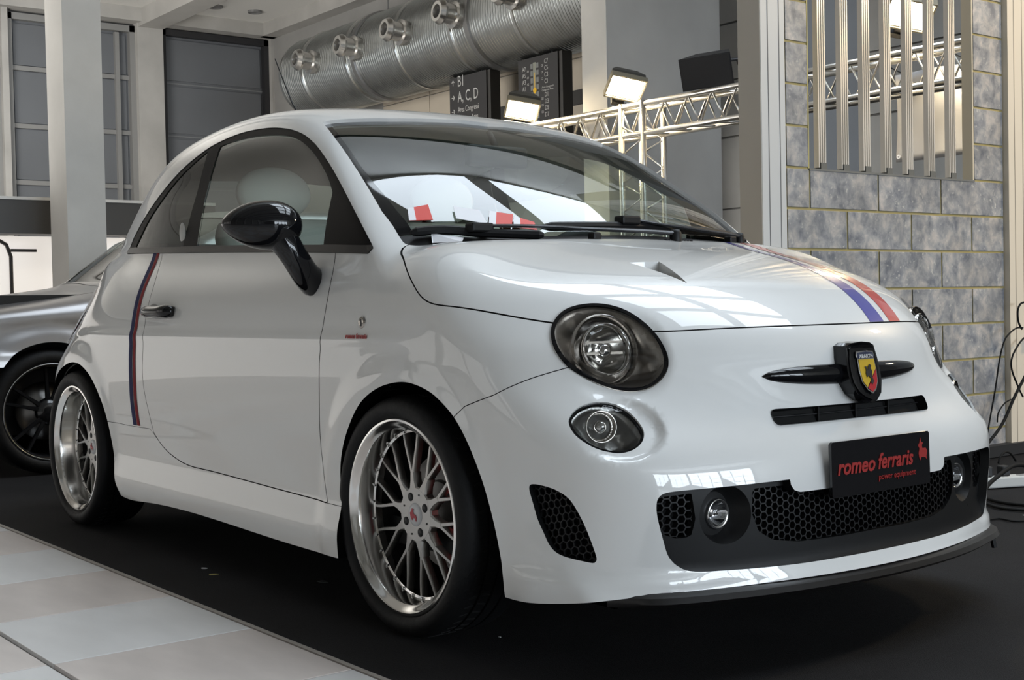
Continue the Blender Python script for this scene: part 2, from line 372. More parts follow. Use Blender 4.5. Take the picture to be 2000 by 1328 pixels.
MB().box((-.22, -.18, 0.004), (.18, .18, .02)).build('base_plate', alu, truss)
lampglow = mat('floodlight_glow', (1, .9, .7), .5, emit=(1.0, .86, .58), estr=34)
def flood(loc, aim, lab, roll=.30):
    e = empty('floodlight', loc); tag(e, lab, 'floodlight', 'floodlights on the truss')
    d = Vector(aim).normalized(); q = d.to_track_quat('-Z', 'Y').to_matrix().to_4x4()
    e.matrix_world = Matrix.Translation(loc) @ q @ Matrix.Rotation(roll, 4, 'Z')
    hb = MB(); W_, H_ = .165, .125
    fr = [(-W_, -H_), (W_, -H_), (W_, H_), (-W_, H_)]; bk = [(-W_*.62, -H_*.6), (W_*.62, -H_*.6), (W_*.62, H_*.6), (-W_*.62, H_*.6)]
    V = [(x, y, 0) for x, y in fr]+[(x, y, .10) for x, y in fr]+[(x, y, .20) for x, y in bk]
    hb.add(V, [(0, 1, 5, 4), (1, 2, 6, 5), (2, 3, 7, 6), (3, 0, 4, 7), (4, 5, 9, 8), (5, 6, 10, 9), (6, 7, 11, 10), (7, 4, 8, 11), (8, 9, 10, 11)])
    hb.build('housing', mat('flood_housing', (.05, .048, .042), .5), e)
    MB().box((-W_-.012, H_, -.012), (W_+.012, H_+.014, .05)).box((-W_-.012, -H_-.014, -.012), (W_+.012, -H_, .05)).box((-W_-.014, -H_, -.012), (-W_, H_, .05)).box((W_, -H_, -.012), (W_+.014, H_, .05)).build('bezel', mat('flood_bezel', (.22, .20, .15), .4), e)
    MB().box((-W_+.008, -H_+.008, .006), (W_-.008, H_-.008, .012)).build('lit_glass', lampglow, e)
    MB().box((-.03, -H_-.10, .07), (.03, -H_-.01, .13)).box((-.06, -H_-.14, .05), (.06, -H_-.10, .15)).build('yoke', dark_m, e)
    l = bpy.data.lights.new('flood_beam', 'AREA'); l.shape = 'RECTANGLE'; l.size = .34; l.size_y = .2; l.energy = 85; l.color = (1, .80, .50)
    lo = bpy.data.objects.new('flood_beam', l); COL.objects.link(lo); lo.parent = e; lo.location = (0, 0, -.03)
    return e
flood((-6.52, 5.98, 2.86), (.50, -.42, -.75), 'lit floodlight clamped on the truss left of the black speaker')
flood((-8.12, 5.98, 2.86), (.42, -.45, -.8), 'lit floodlight just above the white car roof beside the plan sign')
flood((-3.35, 5.98, 2.96), (.42, -.50, -.75), 'lit floodlight seen through the vertical slats of the booth')
sp = empty('speaker', (-5.40, 5.96, 2.86)); sp.rotation_euler = (math.radians(16), math.radians(-4), math.radians(30)); tag(sp, 'black loudspeaker box mounted on the truss', 'speaker')
MB().prism([(-.23, -.15), (.23, -.15), (.15, .20), (-.15, .20)], -.14, .14, lambda u, v, d: (u, v, d)).build('cabinet', mat('speaker_black', (.022, .022, .025), .5), sp)
MB().box((-.22, -.158, -.13), (.22, -.15, .13)).build('front_grille', mat('speaker_grille', (.015, .015, .017), .6, bump=.3, bscale=300), sp)
MB().tube([(.13, .12, .05), (.22, .17, .04), (.24, .20, -.10), (.22, .22, -.16)], .018, 8).build('bracket', dark_m, sp)
bn = MB(); nb = 12; V = []; F = []
for i in range(nb+1):
    for j in range(nb+1):
        u = i/nb; v = j/nb; V.append((-3.80+u*.80, 6.42+.03*math.sin(5*u+3*v)+.02*math.sin(9*v*u), 1.91+v*.70))
for i in range(nb):
    for j in range(nb):
        k = i*(nb+1)+j; F.append((k, k+nb+1, k+nb+2, k+1))
bo = link('banner', mesh('banner', V, F, True), mat('banner_white', (.62, .62, .64), .45)); tag(bo, 'blank white vinyl banner hanging behind the booth slats', 'banner')
md = bo.modifiers.new('thick', 'SOLIDIFY'); md.thickness = .003
for x in (-3.70, -3.10): MB().tube([(x, 6.42, 2.60), (x, 6.13, 2.66)], .006, 6).build('tie', dark_m, bo)
for x in (-3.76, -3.05): MB().lathe([(.008, 0), (.018, 0), (.018, .004)], 12, Matrix.Translation((x, 6.40, 1.95))).build('eyelet', alu, bo)

# booth partition: stone-print blocks with ochre joints, slatted opening, posts
BX = -1.07
joint_m = mat('booth_joint', (.40, .33, .14), .6)
def stone_mat():
    m = bpy.data.materials.new('stone_block'); m.use_nodes = True; nt = m.node_tree; b = nt.nodes['Principled BSDF']; b.inputs['Roughness'].default_value = .5
    tc = nt.nodes.new('ShaderNodeTexCoord'); oi = nt.nodes.new('ShaderNodeObjectInfo')
    ad = nt.nodes.new('ShaderNodeVectorMath'); ad.operation = 'SCALE'; ad.inputs[3].default_value = 37.
    cx = nt.nodes.new('ShaderNodeCombineXYZ'); nt.links.new(oi.outputs['Random'], cx.inputs[0]); nt.links.new(oi.outputs['Random'], cx.inputs[2]); nt.links.new(cx.outputs[0], ad.inputs[0])
    sm = nt.nodes.new('ShaderNodeVectorMath'); sm.operation = 'ADD'; nt.links.new(tc.outputs['Object'], sm.inputs[0]); nt.links.new(ad.outputs[0], sm.inputs[1])
    n1 = nt.nodes.new('ShaderNodeTexNoise'); n1.inputs['Scale'].default_value = 12; n1.inputs['Detail'].default_value = 9; n1.inputs['Roughness'].default_value = .62; n1.inputs['Distortion'].default_value = .35
    n2 = nt.nodes.new('ShaderNodeTexNoise'); n2.inputs['Scale'].default_value = 5; n2.inputs['Detail'].default_value = 3
    n3 = nt.nodes.new('ShaderNodeTexNoise'); n3.inputs['Scale'].default_value = 45; n3.inputs['Detail'].default_value = 4
    for n_ in (n1, n2, n3): nt.links.new(sm.outputs[0], n_.inputs['Vector'])
    r1 = nt.nodes.new('ShaderNodeValToRGB'); e = r1.color_ramp.elements; e[0].position = .34; e[0].color = (.15, .16, .185, 1); e[1].position = .66; e[1].color = (.50, .455, .42, 1)
    k = e.new(.5); k.color = (.30, .30, .305, 1)
    nt.links.new(n1.outputs[0], r1.inputs[0])
    r2_ = nt.nodes.new('ShaderNodeValToRGB'); e = r2_.color_ramp.elements; e[0].position = .62; e[0].color = (0, 0, 0, 1); e[1].position = .74; e[1].color = (1, 1, 1, 1)
    nt.links.new(n3.outputs[0], r2_.inputs[0])
    mx = nt.nodes.new('ShaderNodeMix'); mx.data_type = 'RGBA'; nt.links.new(r2_.outputs[0], mx.inputs[0]); nt.links.new(r1.outputs[0], mx.inputs[6]); mx.inputs[7].default_value = (.52, .50, .46, 1)
    r3 = nt.nodes.new('ShaderNodeMapRange'); r3.inputs[1].default_value = .3; r3.inputs[2].default_value = .7; r3.inputs[3].default_value = .8; r3.inputs[4].default_value = 1.2
    nt.links.new(n2.outputs[0], r3.inputs[0])
    m2 = nt.nodes.new('ShaderNodeMix'); m2.data_type = 'RGBA'; m2.blend_type = 'MULTIPLY'; m2.inputs[0].default_value = 1; nt.links.new(mx.outputs[2], m2.inputs[6]); nt.links.new(r3.outputs[0], m2.inputs[7])
    nt.links.new(m2.outputs[2], b.inputs['Base Color'])
    return m
stone = stone_mat()
booth = struct(MB().box((BX-.06, 1.9, 0), (BX-.006, 3.57, 1.393)).box((BX-.06, 1.9, 1.393), (BX-.006, 2.05, 3.0)).box((BX-.06, 3.31, 1.393), (BX-.006, 3.57, 3.0)).box((BX-.06, 2.05, 2.7), (BX-.006, 3.31, 3.0)).build('wall_booth', joint_m))
def block(y0, y1, z0, z1):
    cy, cz = (y0+y1)/2, (z0+z1)/2
    MB().bbox((-.006, -(y1-y0)/2, -(z1-z0)/2), (.0, (y1-y0)/2, (z1-z0)/2), .0015).build('stone_block', stone, booth, loc=(BX, cy, cz))
J = .0055; CH = .1785
for k in range(8):
    z1 = 1.393-k*CH; z0 = max(z1-CH, .01)
    js = [1.9, 2.055, 2.54, 3.03, 3.57] if k % 2 == 0 else [1.9, 2.312, 2.79, 3.285, 3.57]
    for a, b_ in zip(js[:-1], js[1:]): block(a+J, b_-J, z0+J, z1-J)
for k in range(9):
    z0 = 1.393+k*.182; block(1.9+J, 2.05-J, z0+J, z0+.182-J); block(3.31+J, 3.57-J, z0+J, z0+.182-J)
for k in range(3): block(2.06+k*.41, 2.05+(k+1)*.41, 2.72, 2.98)
MB().box((BX-.05, 2.05, 1.385), (BX+.004, 3.31, 1.3935)).build('opening_sill', mat('sill_grey', (.17, .17, .16), .5), booth)
MB().box((BX-.06, 2.048, 1.393), (BX-.002, 2.056, 2.7)).build('opening_edge', mat('edge_ochre', (.42, .36, .14), .5), booth)
MB().box((BX-.06, 3.302, 1.393), (BX-.002, 3.312, 2.7)).build('opening_edge', mat('edge_cream', (.62, .55, .42), .5), booth)
slat_m = mat('slat_alu', (.70, .66, .60), .38, metal=.35)
sl = MB().box((-.022, -.026, 0), (.0, .026, 1.32))
for y in (-.0235, -.009, .006, .0205): sl.box((0, y-.0035, 0), (.006, y+.0035, 1.32))
sme = sl.me('slat'); sme.materials.append(slat_m)
cme = MB().box((-.028, -.021, -.012), (.010, .021, .022)).me('slat_clip'); cme.materials.append(mat('clip_grey', (.13, .13, .12), .5))
for k, y in enumerate((2.162, 2.322, 2.480, 2.640, 2.806, 2.980, 3.152)):
    o = link('slat', sme, None, booth, (BX-.02, y, 1.402+.01*0))
    link('slat_clip', cme, None, o, (0, .004, 0))
p1 = struct(MB().box((BX-.125, 1.746, 0), (BX+.0, 1.898, 3.1)).build('booth_post', alu_w))
MB().box((BX-.127, 1.742, 0), (BX-.002, 1.7465, 3.1)).build('post_side', beige, p1)
for y in (1.79, 1.862): MB().box((BX-.0005, y-.002, 0), (BX+.0015, y+.002, 3.1)).build('post_groove', mat('groove_dark', (.16, .16, .16), .6), p1)
p2 = struct(MB().box((BX-.12, 3.57, 0), (BX+.03, 3.765, 3.1)).build('booth_post_2', warm_post))
for y in (3.625, 3.70): MB().box((BX+.0295, y-.002, 0), (BX+.0315, y+.002, 3.1)).build('post_groove', mat('groove_warm', (.35, .30, .24), .6), p2)
struct(MB().box((BX-.10, 3.77, 0), (BX-.05, 6, 3.1)).build('wall_booth_2', mat('booth_dark', (.10, .11, .12), .6)))
MB().box((BX-.08, 1.9, 0.004), (BX+.06, 5.5, .06)).build('booth_plinth', mat('plinth_black', (.015, .015, .016), .6), booth)

# lit white stand with dark fascia behind the silver car
stand = empty('exhibition_stand', (-8.6, 0, 0)); tag(stand, 'white backlit exhibition stand with dark fascia behind the silver car', 'stand')
MB().box((.0, -6, 1.495), (.25, 2.6, 1.775)).build('fascia', mat('fascia_dark', (.055, .053, .052), .5), stand)
MB().box((-.002, -6, 1.775), (.26, 2.6, 1.80)).build('fascia_trim', mat('fascia_trim', (.75, .74, .72), .4), stand)
MB().box((-.2, -6, .004), (-.12, 2.6, 1.495)).build('lit_panel', mat('lit_panel', (.9, .88, .84), .6, emit=(1.0, .93, .86), estr=.80), stand)
arc = [(-.10, .55+.0, 1.495), (-.10, .75, 1.48), (-.10, .85, 1.42), (-.10, .885, 1.32), (-.10, .885, 1.0), (-.10, .87, .5)]
MB().tube(arc, .016, 8).build('arch_frame', mat('arch_dark', (.05, .045, .042), .5), stand)
MB().box((-.115, .885, 1.36), (-.09, 1.1, 1.385)).build('arch_tie', MATS['arch_dark'], stand)
MB().box((-.115, .55, .9), (-.09, .70, 1.24)).build('poster', MATS['arch_dark'], stand)
# ------------------------------------------------------------------ implicit body surface tools
def grid_surface(field, lo, hi, h, sym=True):
    """surface nets of field = 0, vertices pulled onto the surface, normals from the gradient"""
    n = [int(round((hi[i]-lo[i])/h)) for i in range(3)]
    ax = [lo[i]+h*np.arange(n[i]+1) for i in range(3)]
    Fv = np.empty((n[0]+1, n[1]+1, n[2]+1), np.float32)
    ny = n[1]//2+1 if sym else n[1]+1
    Yg, Zg = np.meshgrid(ax[1][:ny], ax[2], indexing='ij')
    for a in range(0, n[0]+1, 16):
        xs = ax[0][a:a+16]
        X = np.broadcast_to(xs[:, None, None], (len(xs),)+Yg.shape)
        Fv[a:a+len(xs), :ny] = field(X, np.broadcast_to(Yg, X.shape), np.broadcast_to(Zg, X.shape))
    if sym: Fv[:, ny:] = Fv[:, :n[1]+1-ny][:, ::-1]
    S_ = Fv < 0
    c = np.zeros((n[0], n[1], n[2]), np.int8)
    for i in (0, 1):
        for j in (0, 1):
            for k in (0, 1): c += S_[i:i+n[0], j:j+n[1], k:k+n[2]]
    act = (c > 0) & (c < 8); idx = -np.ones(act.shape, np.int64); idx[act] = np.arange(act.sum())
    I, J_, K = np.nonzero(act); acc = np.zeros((len(I), 3)); cnt = np.zeros(len(I))
    for d in range(3):
        for a in (0, 1):
            for b in (0, 1):
                o0 = [0, 0, 0]; o0[(d+1) % 3] = a; o0[(d+2) % 3] = b; o1 = list(o0); o1[d] = 1
                f0 = Fv[I+o0[0], J_+o0[1], K+o0[2]]; f1 = Fv[I+o1[0], J_+o1[1], K+o1[2]]
                m = (f0 < 0) != (f1 < 0); t = np.where(m, f0/np.where(m, f0-f1, 1), 0)
                p = np.stack([np.full(len(I), float(o0[0])), np.full(len(I), float(o0[1])), np.full(len(I), float(o0[2]))], -1); p[:, d] += t
                acc += p*m[:, None]; cnt += m
    V = (np.stack([I, J_, K], -1)+acc/cnt[:, None])*h+np.array(lo)
    Q = []
    for d in range(3):
        e, f = (d+1) % 3, (d+2) % 3
        sl0 = [slice(None)]*3; sl1 = [slice(None)]*3; sl0[d] = slice(0, n[d]); sl1[d] = slice(1, n[d]+1)
        sl0[e] = sl1[e] = slice(1, n[e]); sl0[f] = sl1[f] = slice(1, n[f])
        s0 = S_[tuple(sl0)]; s1 = S_[tuple(sl1)]; m = s0 != s1
        ii = np.array(np.nonzero(m)); flip = s0[m]
        base = ii.copy(); base[e] += 0; base[f] += 0
        def cell(de, df):
            q = base.copy(); q[e] = q[e]+1-1+de; q[f] = q[f]+df
            return idx[q[0], q[1], q[2]]
        a, b, c2, d2 = cell(0, 0), cell(1, 0), cell(1, 1), cell(0, 1)
        q = np.stack([a, b, c2, d2], -1); q[~flip] = q[~flip][:, ::-1]
        Q.append(q)
    Q = np.concatenate(Q)
    for _ in range(4):
        f, g = fgrad(field, V); V = V-np.clip(f/np.maximum((g*g).sum(1), .05), -.02, .02)[:, None]*g
    f, g = fgrad(field, V); N = g/np.linalg.norm(g, axis=1)[:, None]
    T = np.concatenate([Q[:, [0, 1, 2]], Q[:, [0, 2, 3]]])
    return V, N, T
def fgrad(field, V, e=1.5e-3):
    f = field(V[:, 0], V[:, 1], V[:, 2]); g = np.empty_like(V)
    for i in range(3):
        A = V.copy(); A[:, i] += e; B = V.copy(); B[:, i] -= e
        g[:, i] = (field(A[:, 0], A[:, 1], A[:, 2])-field(B[:, 0], B[:, 1], B[:, 2]))/(2*e)
    return f, g
def compact(V, N, T):
    u, inv = np.unique(T, return_inverse=True); return V[u], N[u], inv.reshape(T.shape)
def select(S_, m):
    V, N, T = S_; return compact(V, N, T[m])
def refine(S_, g, times=1, band=.02):
    """split the triangles near g = 0 in four"""
    V, N, T = S_
    for _ in range(times):
        gv = g(V); gt = np.abs(gv[T]).min(1); m = (gt < band) | ((gv[T].min(1) < 0) & (gv[T].max(1) > 0))
        A = T[m]; E = np.concatenate([A[:, [0, 1]], A[:, [1, 2]], A[:, [2, 0]]]); E.sort(1)
        u, inv = np.unique(E, axis=0, return_inverse=True); inv = inv.ravel(); nv = len(V)
        V = np.concatenate([V, V[u].mean(1)]); nn = N[u].sum(1); N = np.concatenate([N, nn/np.linalg.norm(nn, axis=1)[:, None]])
        k = len(A); a, b, c = inv[:k]+nv, inv[k:2*k]+nv, inv[2*k:]+nv
        T = np.concatenate([T[~m], np.stack([A[:, 0], a, c], -1), np.stack([a, A[:, 1], b], -1), np.stack([c, b, A[:, 2]], -1), np.stack([a, b, c], -1)])
        band /= 2
    return V, N, T
def clip(S_, g, want_edge=False):
    """keep g < 0; triangles crossing g = 0 are cut"""
    V, N, T = S_; gv = g(V) if callable(g) else g
    gv = np.where(np.abs(gv) < 1e-7, 1e-7, gv)
    ins = gv[T] < 0; k = ins.sum(1)
    keep = [T[k == 3]]; nv = len(V); newE = []
    for want in (1, 2):
        m = k == want
        if not m.any(): continue
        A = T[m]; s = ins[m]
        odd = s if want == 1 else ~s
        r = odd.argmax(1); A = np.stack([A[np.arange(len(A)), (r+j) % 3] for j in range(3)], -1)
        newE.append((want, A))
    pairs = np.concatenate([np.concatenate([A[:, [0, 1]], A[:, [0, 2]]]) for _, A in newE]) if newE else np.zeros((0, 2), int)
    ps = np.sort(pairs, 1)
    if len(ps):
        u, inv = np.unique(ps, axis=0, return_inverse=True); inv = inv.ravel()
        ga, gb = gv[u[:, 0]], gv[u[:, 1]]; t = (ga/(ga-gb))[:, None]
        V = np.concatenate([V, V[u[:, 0]]*(1-t)+V[u[:, 1]]*t]); nn = N[u[:, 0]]*(1-t)+N[u[:, 1]]*t; N = np.concatenate([N, nn/np.linalg.norm(nn, axis=1)[:, None]])
        off = 0
        for want, A in newE:
            ab = inv[off:off+len(A)]+nv; ac = inv[off+len(A):off+2*len(A)]+nv; off += 2*len(A)
            if want == 1: keep.append(np.stack([A[:, 0], ab, ac], -1))
            else: keep += [np.stack([ab, A[:, 1], A[:, 2]], -1), np.stack([ab, A[:, 2], ac], -1)]
    T2 = np.concatenate(keep)
    if not want_edge: return compact(V, N, T2)
    E = np.concatenate([T2[:, [0, 1]], T2[:, [1, 2]], T2[:, [2, 0]]]); E = E[(E >= nv).all(1)]
    key = np.sort(E, 1); u, first, cnt = np.unique(key, axis=0, return_index=True, return_counts=True); E = E[first[cnt == 1]]
    uu_, inv2 = np.unique(T2, return_inverse=True); mp = -np.ones(len(V), int); mp[uu_] = np.arange(len(uu_))
    return (V[uu_], N[uu_], inv2.reshape(T2.shape)), mp[E]
def rim(S_, E, vec):
    """wall from cut edge E, each vertex moved by vec(V, N)"""
    V, N, T = S_; ids, inv = np.unique(E, return_inverse=True); inv = inv.reshape(E.shape); k = len(ids)
    A = V[ids]; B = A+vec(A, N[ids])
    return np.concatenate([A, B]), [(b, a, a+k, b+k) for a, b in inv]
def neg(g): return lambda V: -g(V)
def put(name, S_, m, parent, smooth=True):
    V, N, T = S_
    return link(name, mesh(name, V, T, True, N), m, parent)
def offs(S_, d):
    V, N, T = S_; return V+N*d, N, T
def crsp(P, n=6, closed=True):
    P = np.asarray(P, float); out = []; m = len(P)
    for i in range(m if closed else m-1):
        p0, p1, p2, p3 = (P[(i-1) % m], P[i], P[(i+1) % m], P[(i+2) % m]) if closed else (P[max(i-1, 0)], P[i], P[i+1], P[min(i+2, m-1)])
        for t in np.arange(n)/n:
            out.append(.5*((2*p1)+(-p0+p2)*t+(2*p0-5*p1+4*p2-p3)*t*t+(-p0+3*p1-3*p2+p3)*t**3))
    if not closed: out.append(P[-1])
    return np.array(out)
def sdf_poly(P2, poly, lim=.25):
    """signed distance to a closed polygon, negative inside"""
    poly = np.asarray(poly, float); lo = poly.min(0)-lim; hi = poly.max(0)+lim
    out = np.full(len(P2), lim); m = ((P2 > lo) & (P2 < hi)).all(1); p = P2[m]
    if not len(p): return out
    d2 = np.full(len(p), 1e9); ins = np.zeros(len(p), bool); n = len(poly)
    for i in range(n):
        a = poly[i]; b = poly[(i+1) % n]; e = b-a; w_ = p-a; t = np.clip((w_@e)/(e@e+1e-15), 0, 1)
        d2 = np.minimum(d2, ((w_-t[:, None]*e)**2).sum(1))
        c = ((a[1] <= p[:, 1]) & (b[1] > p[:, 1])) | ((b[1] <= p[:, 1]) & (a[1] > p[:, 1]))
        if abs(e[1]) > 1e-12: ins ^= c & (p[:, 0] < a[0]+e[0]*(p[:, 1]-a[1])/e[1])
    out[m] = np.where(ins, -1, 1)*np.sqrt(d2); return out
def near(V): return np.stack([V[:, 0], -np.abs(V[:, 1]), V[:, 2]], -1)
def g_side(poly, ymin=.42, xr=None):
    def g(V):
        d = sdf_poly(V[:, [0, 2]], poly); return np.where(np.abs(V[:, 1]) > ymin, d, .25)
    return g
def g_front(poly, xmin=.3):
    def g(V):
        d = sdf_poly(np.stack([np.abs(V[:, 1]), V[:, 2]], -1), poly); return np.where(V[:, 0] > xmin, d, .25)
    return g
def g_plane(P3, lim=.14):
    P3 = np.asarray(P3); o = P3.mean(0); u_, s_, vt = np.linalg.svd(P3-o); n_ = vt[2]
    if n_[0] < 0: n_ = -n_
    a, b = vt[0], vt[1]; poly = np.stack([(P3-o)@a, (P3-o)@b], -1)
    def g(V):
        W_ = near(V)-o; d = sdf_poly(np.stack([W_@a, W_@b], -1), poly); return np.where(np.abs(W_@n_) < lim, d, .25)
    g.o, g.n, g.a, g.b = o, n_, a, b
    return g

# ------------------------------------------------------------------ shape of the white hatchback
def spline(xs,ys):
    xs=np.array(xs,float);ys=np.array(ys,float)
    o=np.argsort(xs);xs=xs[o];ys=ys[o]
    n=len(xs);h=np.diff(xs);A=np.zeros((n,n));b=np.zeros(n);A[0,0]=A[-1,-1]=1
    for i in range(1,n-1):
        A[i,i-1]=h[i-1];A[i,i]=2*(h[i-1]+h[i]);A[i,i+1]=h[i]
        b[i]=6*((ys[i+1]-ys[i])/h[i]-(ys[i]-ys[i-1])/h[i-1])
    m=np.linalg.solve(A,b)
    s0=(ys[1]-ys[0])/h[0]-h[0]*(2*m[0]+m[1])/6; s1=(ys[-1]-ys[-2])/h[-1]+h[-1]*(m[-2]+2*m[-1])/6
    # tabulate for speed
    g=np.linspace(xs[0],xs[-1],2001)
    i=np.clip(np.searchsorted(xs,g)-1,0,n-2);a=(xs[i+1]-g)/h[i];c=1-a
    v=a*ys[i]+c*ys[i+1]+((a**3-a)*m[i]+(c**3-c)*m[i+1])*h[i]**2/6
    def f(x):
        x=np.asarray(x,float)
        r=np.interp(x,g,v)
        r=r+np.where(x<xs[0],(x-xs[0])*s0,0)+np.where(x>xs[-1],(x-xs[-1])*s1,0)
        return r
    return f
def smax(a,b,k):
    h=np.maximum(k-np.abs(a-b),0)/k
    return np.maximum(a,b)+h*h*h*k/6
def smin(a,b,k): return -smax(-a,-b,k)
def sstep(x,a,b):
    t=np.clip((x-a)/(b-a),0,1);return t*t*t*(t*(6*t-15)+10)
w0=spline([-3,-2.85,-2.7,-2.55,-2.4,-2.2,-1.8,-1.2,-.6,-.1,.15,.3,.42,.55,.65,.75,.85],
          [0.5997, 0.6652, 0.7256, 0.7712, 0.7988, 0.81, 0.8126, 0.8123, 0.8106, 0.8097, 0.8064, 0.7994, 0.7877, 0.7622, 0.7355, 0.7007, 0.6607])
S=spline([.0,.12,.2,.3,.4,.5,.6,.68,.75,.82,.88,.94,1.0,1.08,1.2],
         [-0.0501, -0.0251, -0.012, -0.0119, -0.0118, -0.0054, -0.0007, -0.0002, -0.0071, -0.0208, -0.041, -0.0726, -0.1112, -0.1684, -0.2678])
cT=spline([-3,-2.6,-2.2,-1.5,-.8,-.3,-.1,0,.15,.3,.45,.6,.7,.8,.9],
          [1.0392, 1.0544, 1.0638, 1.0587, 1.0352, 1.0077, 0.9964, 0.9993, 0.9713, 0.9411, 0.901, 0.838, 0.7788, 0.7239, 0.6668])
Fc=spline([.05,.15,.25,.35,.42,.48,.55,.62,.7,.76,.82,.9],
          [0.8257, 0.8291, 0.8287, 0.8234, 0.8158, 0.8027, 0.7722, 0.7597, 0.7514, 0.7431, 0.7308, 0.6977])
Fa=spline([.1,.3,.42,.5,.57,.64,.72,.78,.9],[0.2538, 0.2066, 0.179, 0.2132, 0.3158, 0.4536, 0.5282, 0.6195, 0.6965])
Fb=spline([.1,.3,.42,.5,.6,.72,.8],[0.2604, 0.245, 0.2024, 0.1667, 0.1162, 0.0771, 0.0921])
Rc=spline([.1,.3,.5,.7,.85,.95,1.05],[-2.8001, -2.8403, -2.8554, -2.8305, -2.7806, -2.7312, -2.6618])
pG=spline([.2,.08,.024,-.1,-.25,-.4,-.55,-.68,-.85,-1.05,-1.3,-1.6,-1.9,-2.15,-2.35,-2.5,-2.62,-2.75,-2.9],
          [0.8252, 0.9393, 0.9865, 1.0837, 1.1851, 1.2759, 1.3528, 1.4017, 1.4508, 1.481, 1.4904, 1.4729, 1.429, 1.3639, 1.2818, 1.1823, 1.0693, 0.8976, 0.6762])
gW=spline([.85,.95,1.05,1.15,1.25,1.33,1.40,1.48,1.6],[0.7191, 0.7095, 0.6867, 0.6537, 0.6209, 0.6005, 0.5818, 0.5539, 0.4748])
tW=spline([-3,-2.7,-2.4,-2.1,-1.8,-1.4,-.9,-.5,-.2,.1],[-0.2704, -0.1951, -0.1194, -0.0471, -0.0052, 0.0133, 0.0212, 0.0323, 0.0337, 0.0122])
Sr=spline([.1,.3,.45,.6,.7,.8,.9,1.0,1.1],[0.0297, 0.0285, 0.0238, 0.0106, -0.036, -0.0823, -0.1092, -0.0757, -0.0385])
cA=spline([-.15,.1,.3,.5,.7,.9],[0.0427, 0.0631, 0.1256, 0.1605, 0.1685, 0.1698])
cB=spline([-.15,.1,.3,.5,.7,.9],[0.0838, 0.1329, 0.3186, 0.4077, 0.3224, 0.2357])
def bump(x,z,cx,cz,r0,r1):
    d=np.hypot(x-cx,z-cz);return 1-sstep(d,r0,r1)
def field_body(x,s,z):
    side=w0(x)+S(z)*(1+0.25*sstep(x,.2,.7))
    side=side+Sr(z)*sstep(-x,1.85,2.75)
    # arch flares
    side=side+.010*bump(x,z,0,.30,.33,.42)+.013*bump(x,z,-2.3,.30,.34,.47)
    # side skirt
    fs=s-side
    crown=cA(x)*s*s+cB(x)*s**6
    ft=(z-(cT(x)-crown*sstep(x,-.6,.1)-.03*s*s*(1-sstep(x,-.6,.1))))*.95
    ff=(x-(Fc(z)-Fa(z)*s*s-Fb(z)*s**4))*.93
    fr=(Rc(z)+.30*s*s+.1*s**4-x)
    f=smax(fs,ft,.13)
    f=smax(f,ff,.16)
    f=smax(f,fr,.18)
    return f
def field_green(x,s,z):
    c=.10+.26*sstep(x,-.95,-.35)
    xr=sstep(-x,1.7,2.3)
    xs=x+c*s*s - xr*.25*s*s
    crown=.06*s*s+.12*s**4
    crown=crown*(1-.6*sstep(x,-.75,-.25))
    slope=1+0*x
    ft=(z-(pG(xs)-crown))*np.where(x>-.7,.85,.95)
    fs=(s-(gW(z)+tW(x)))*.95
    k=.05+.07*sstep(-x,.35,.9)
    f=smax(fs,ft,k)
    return f
def field(x,y,z):
    s=np.sqrt(y*y+1e-6)
    return smin(field_body(x,s,z),field_green(x,s,z),.05)
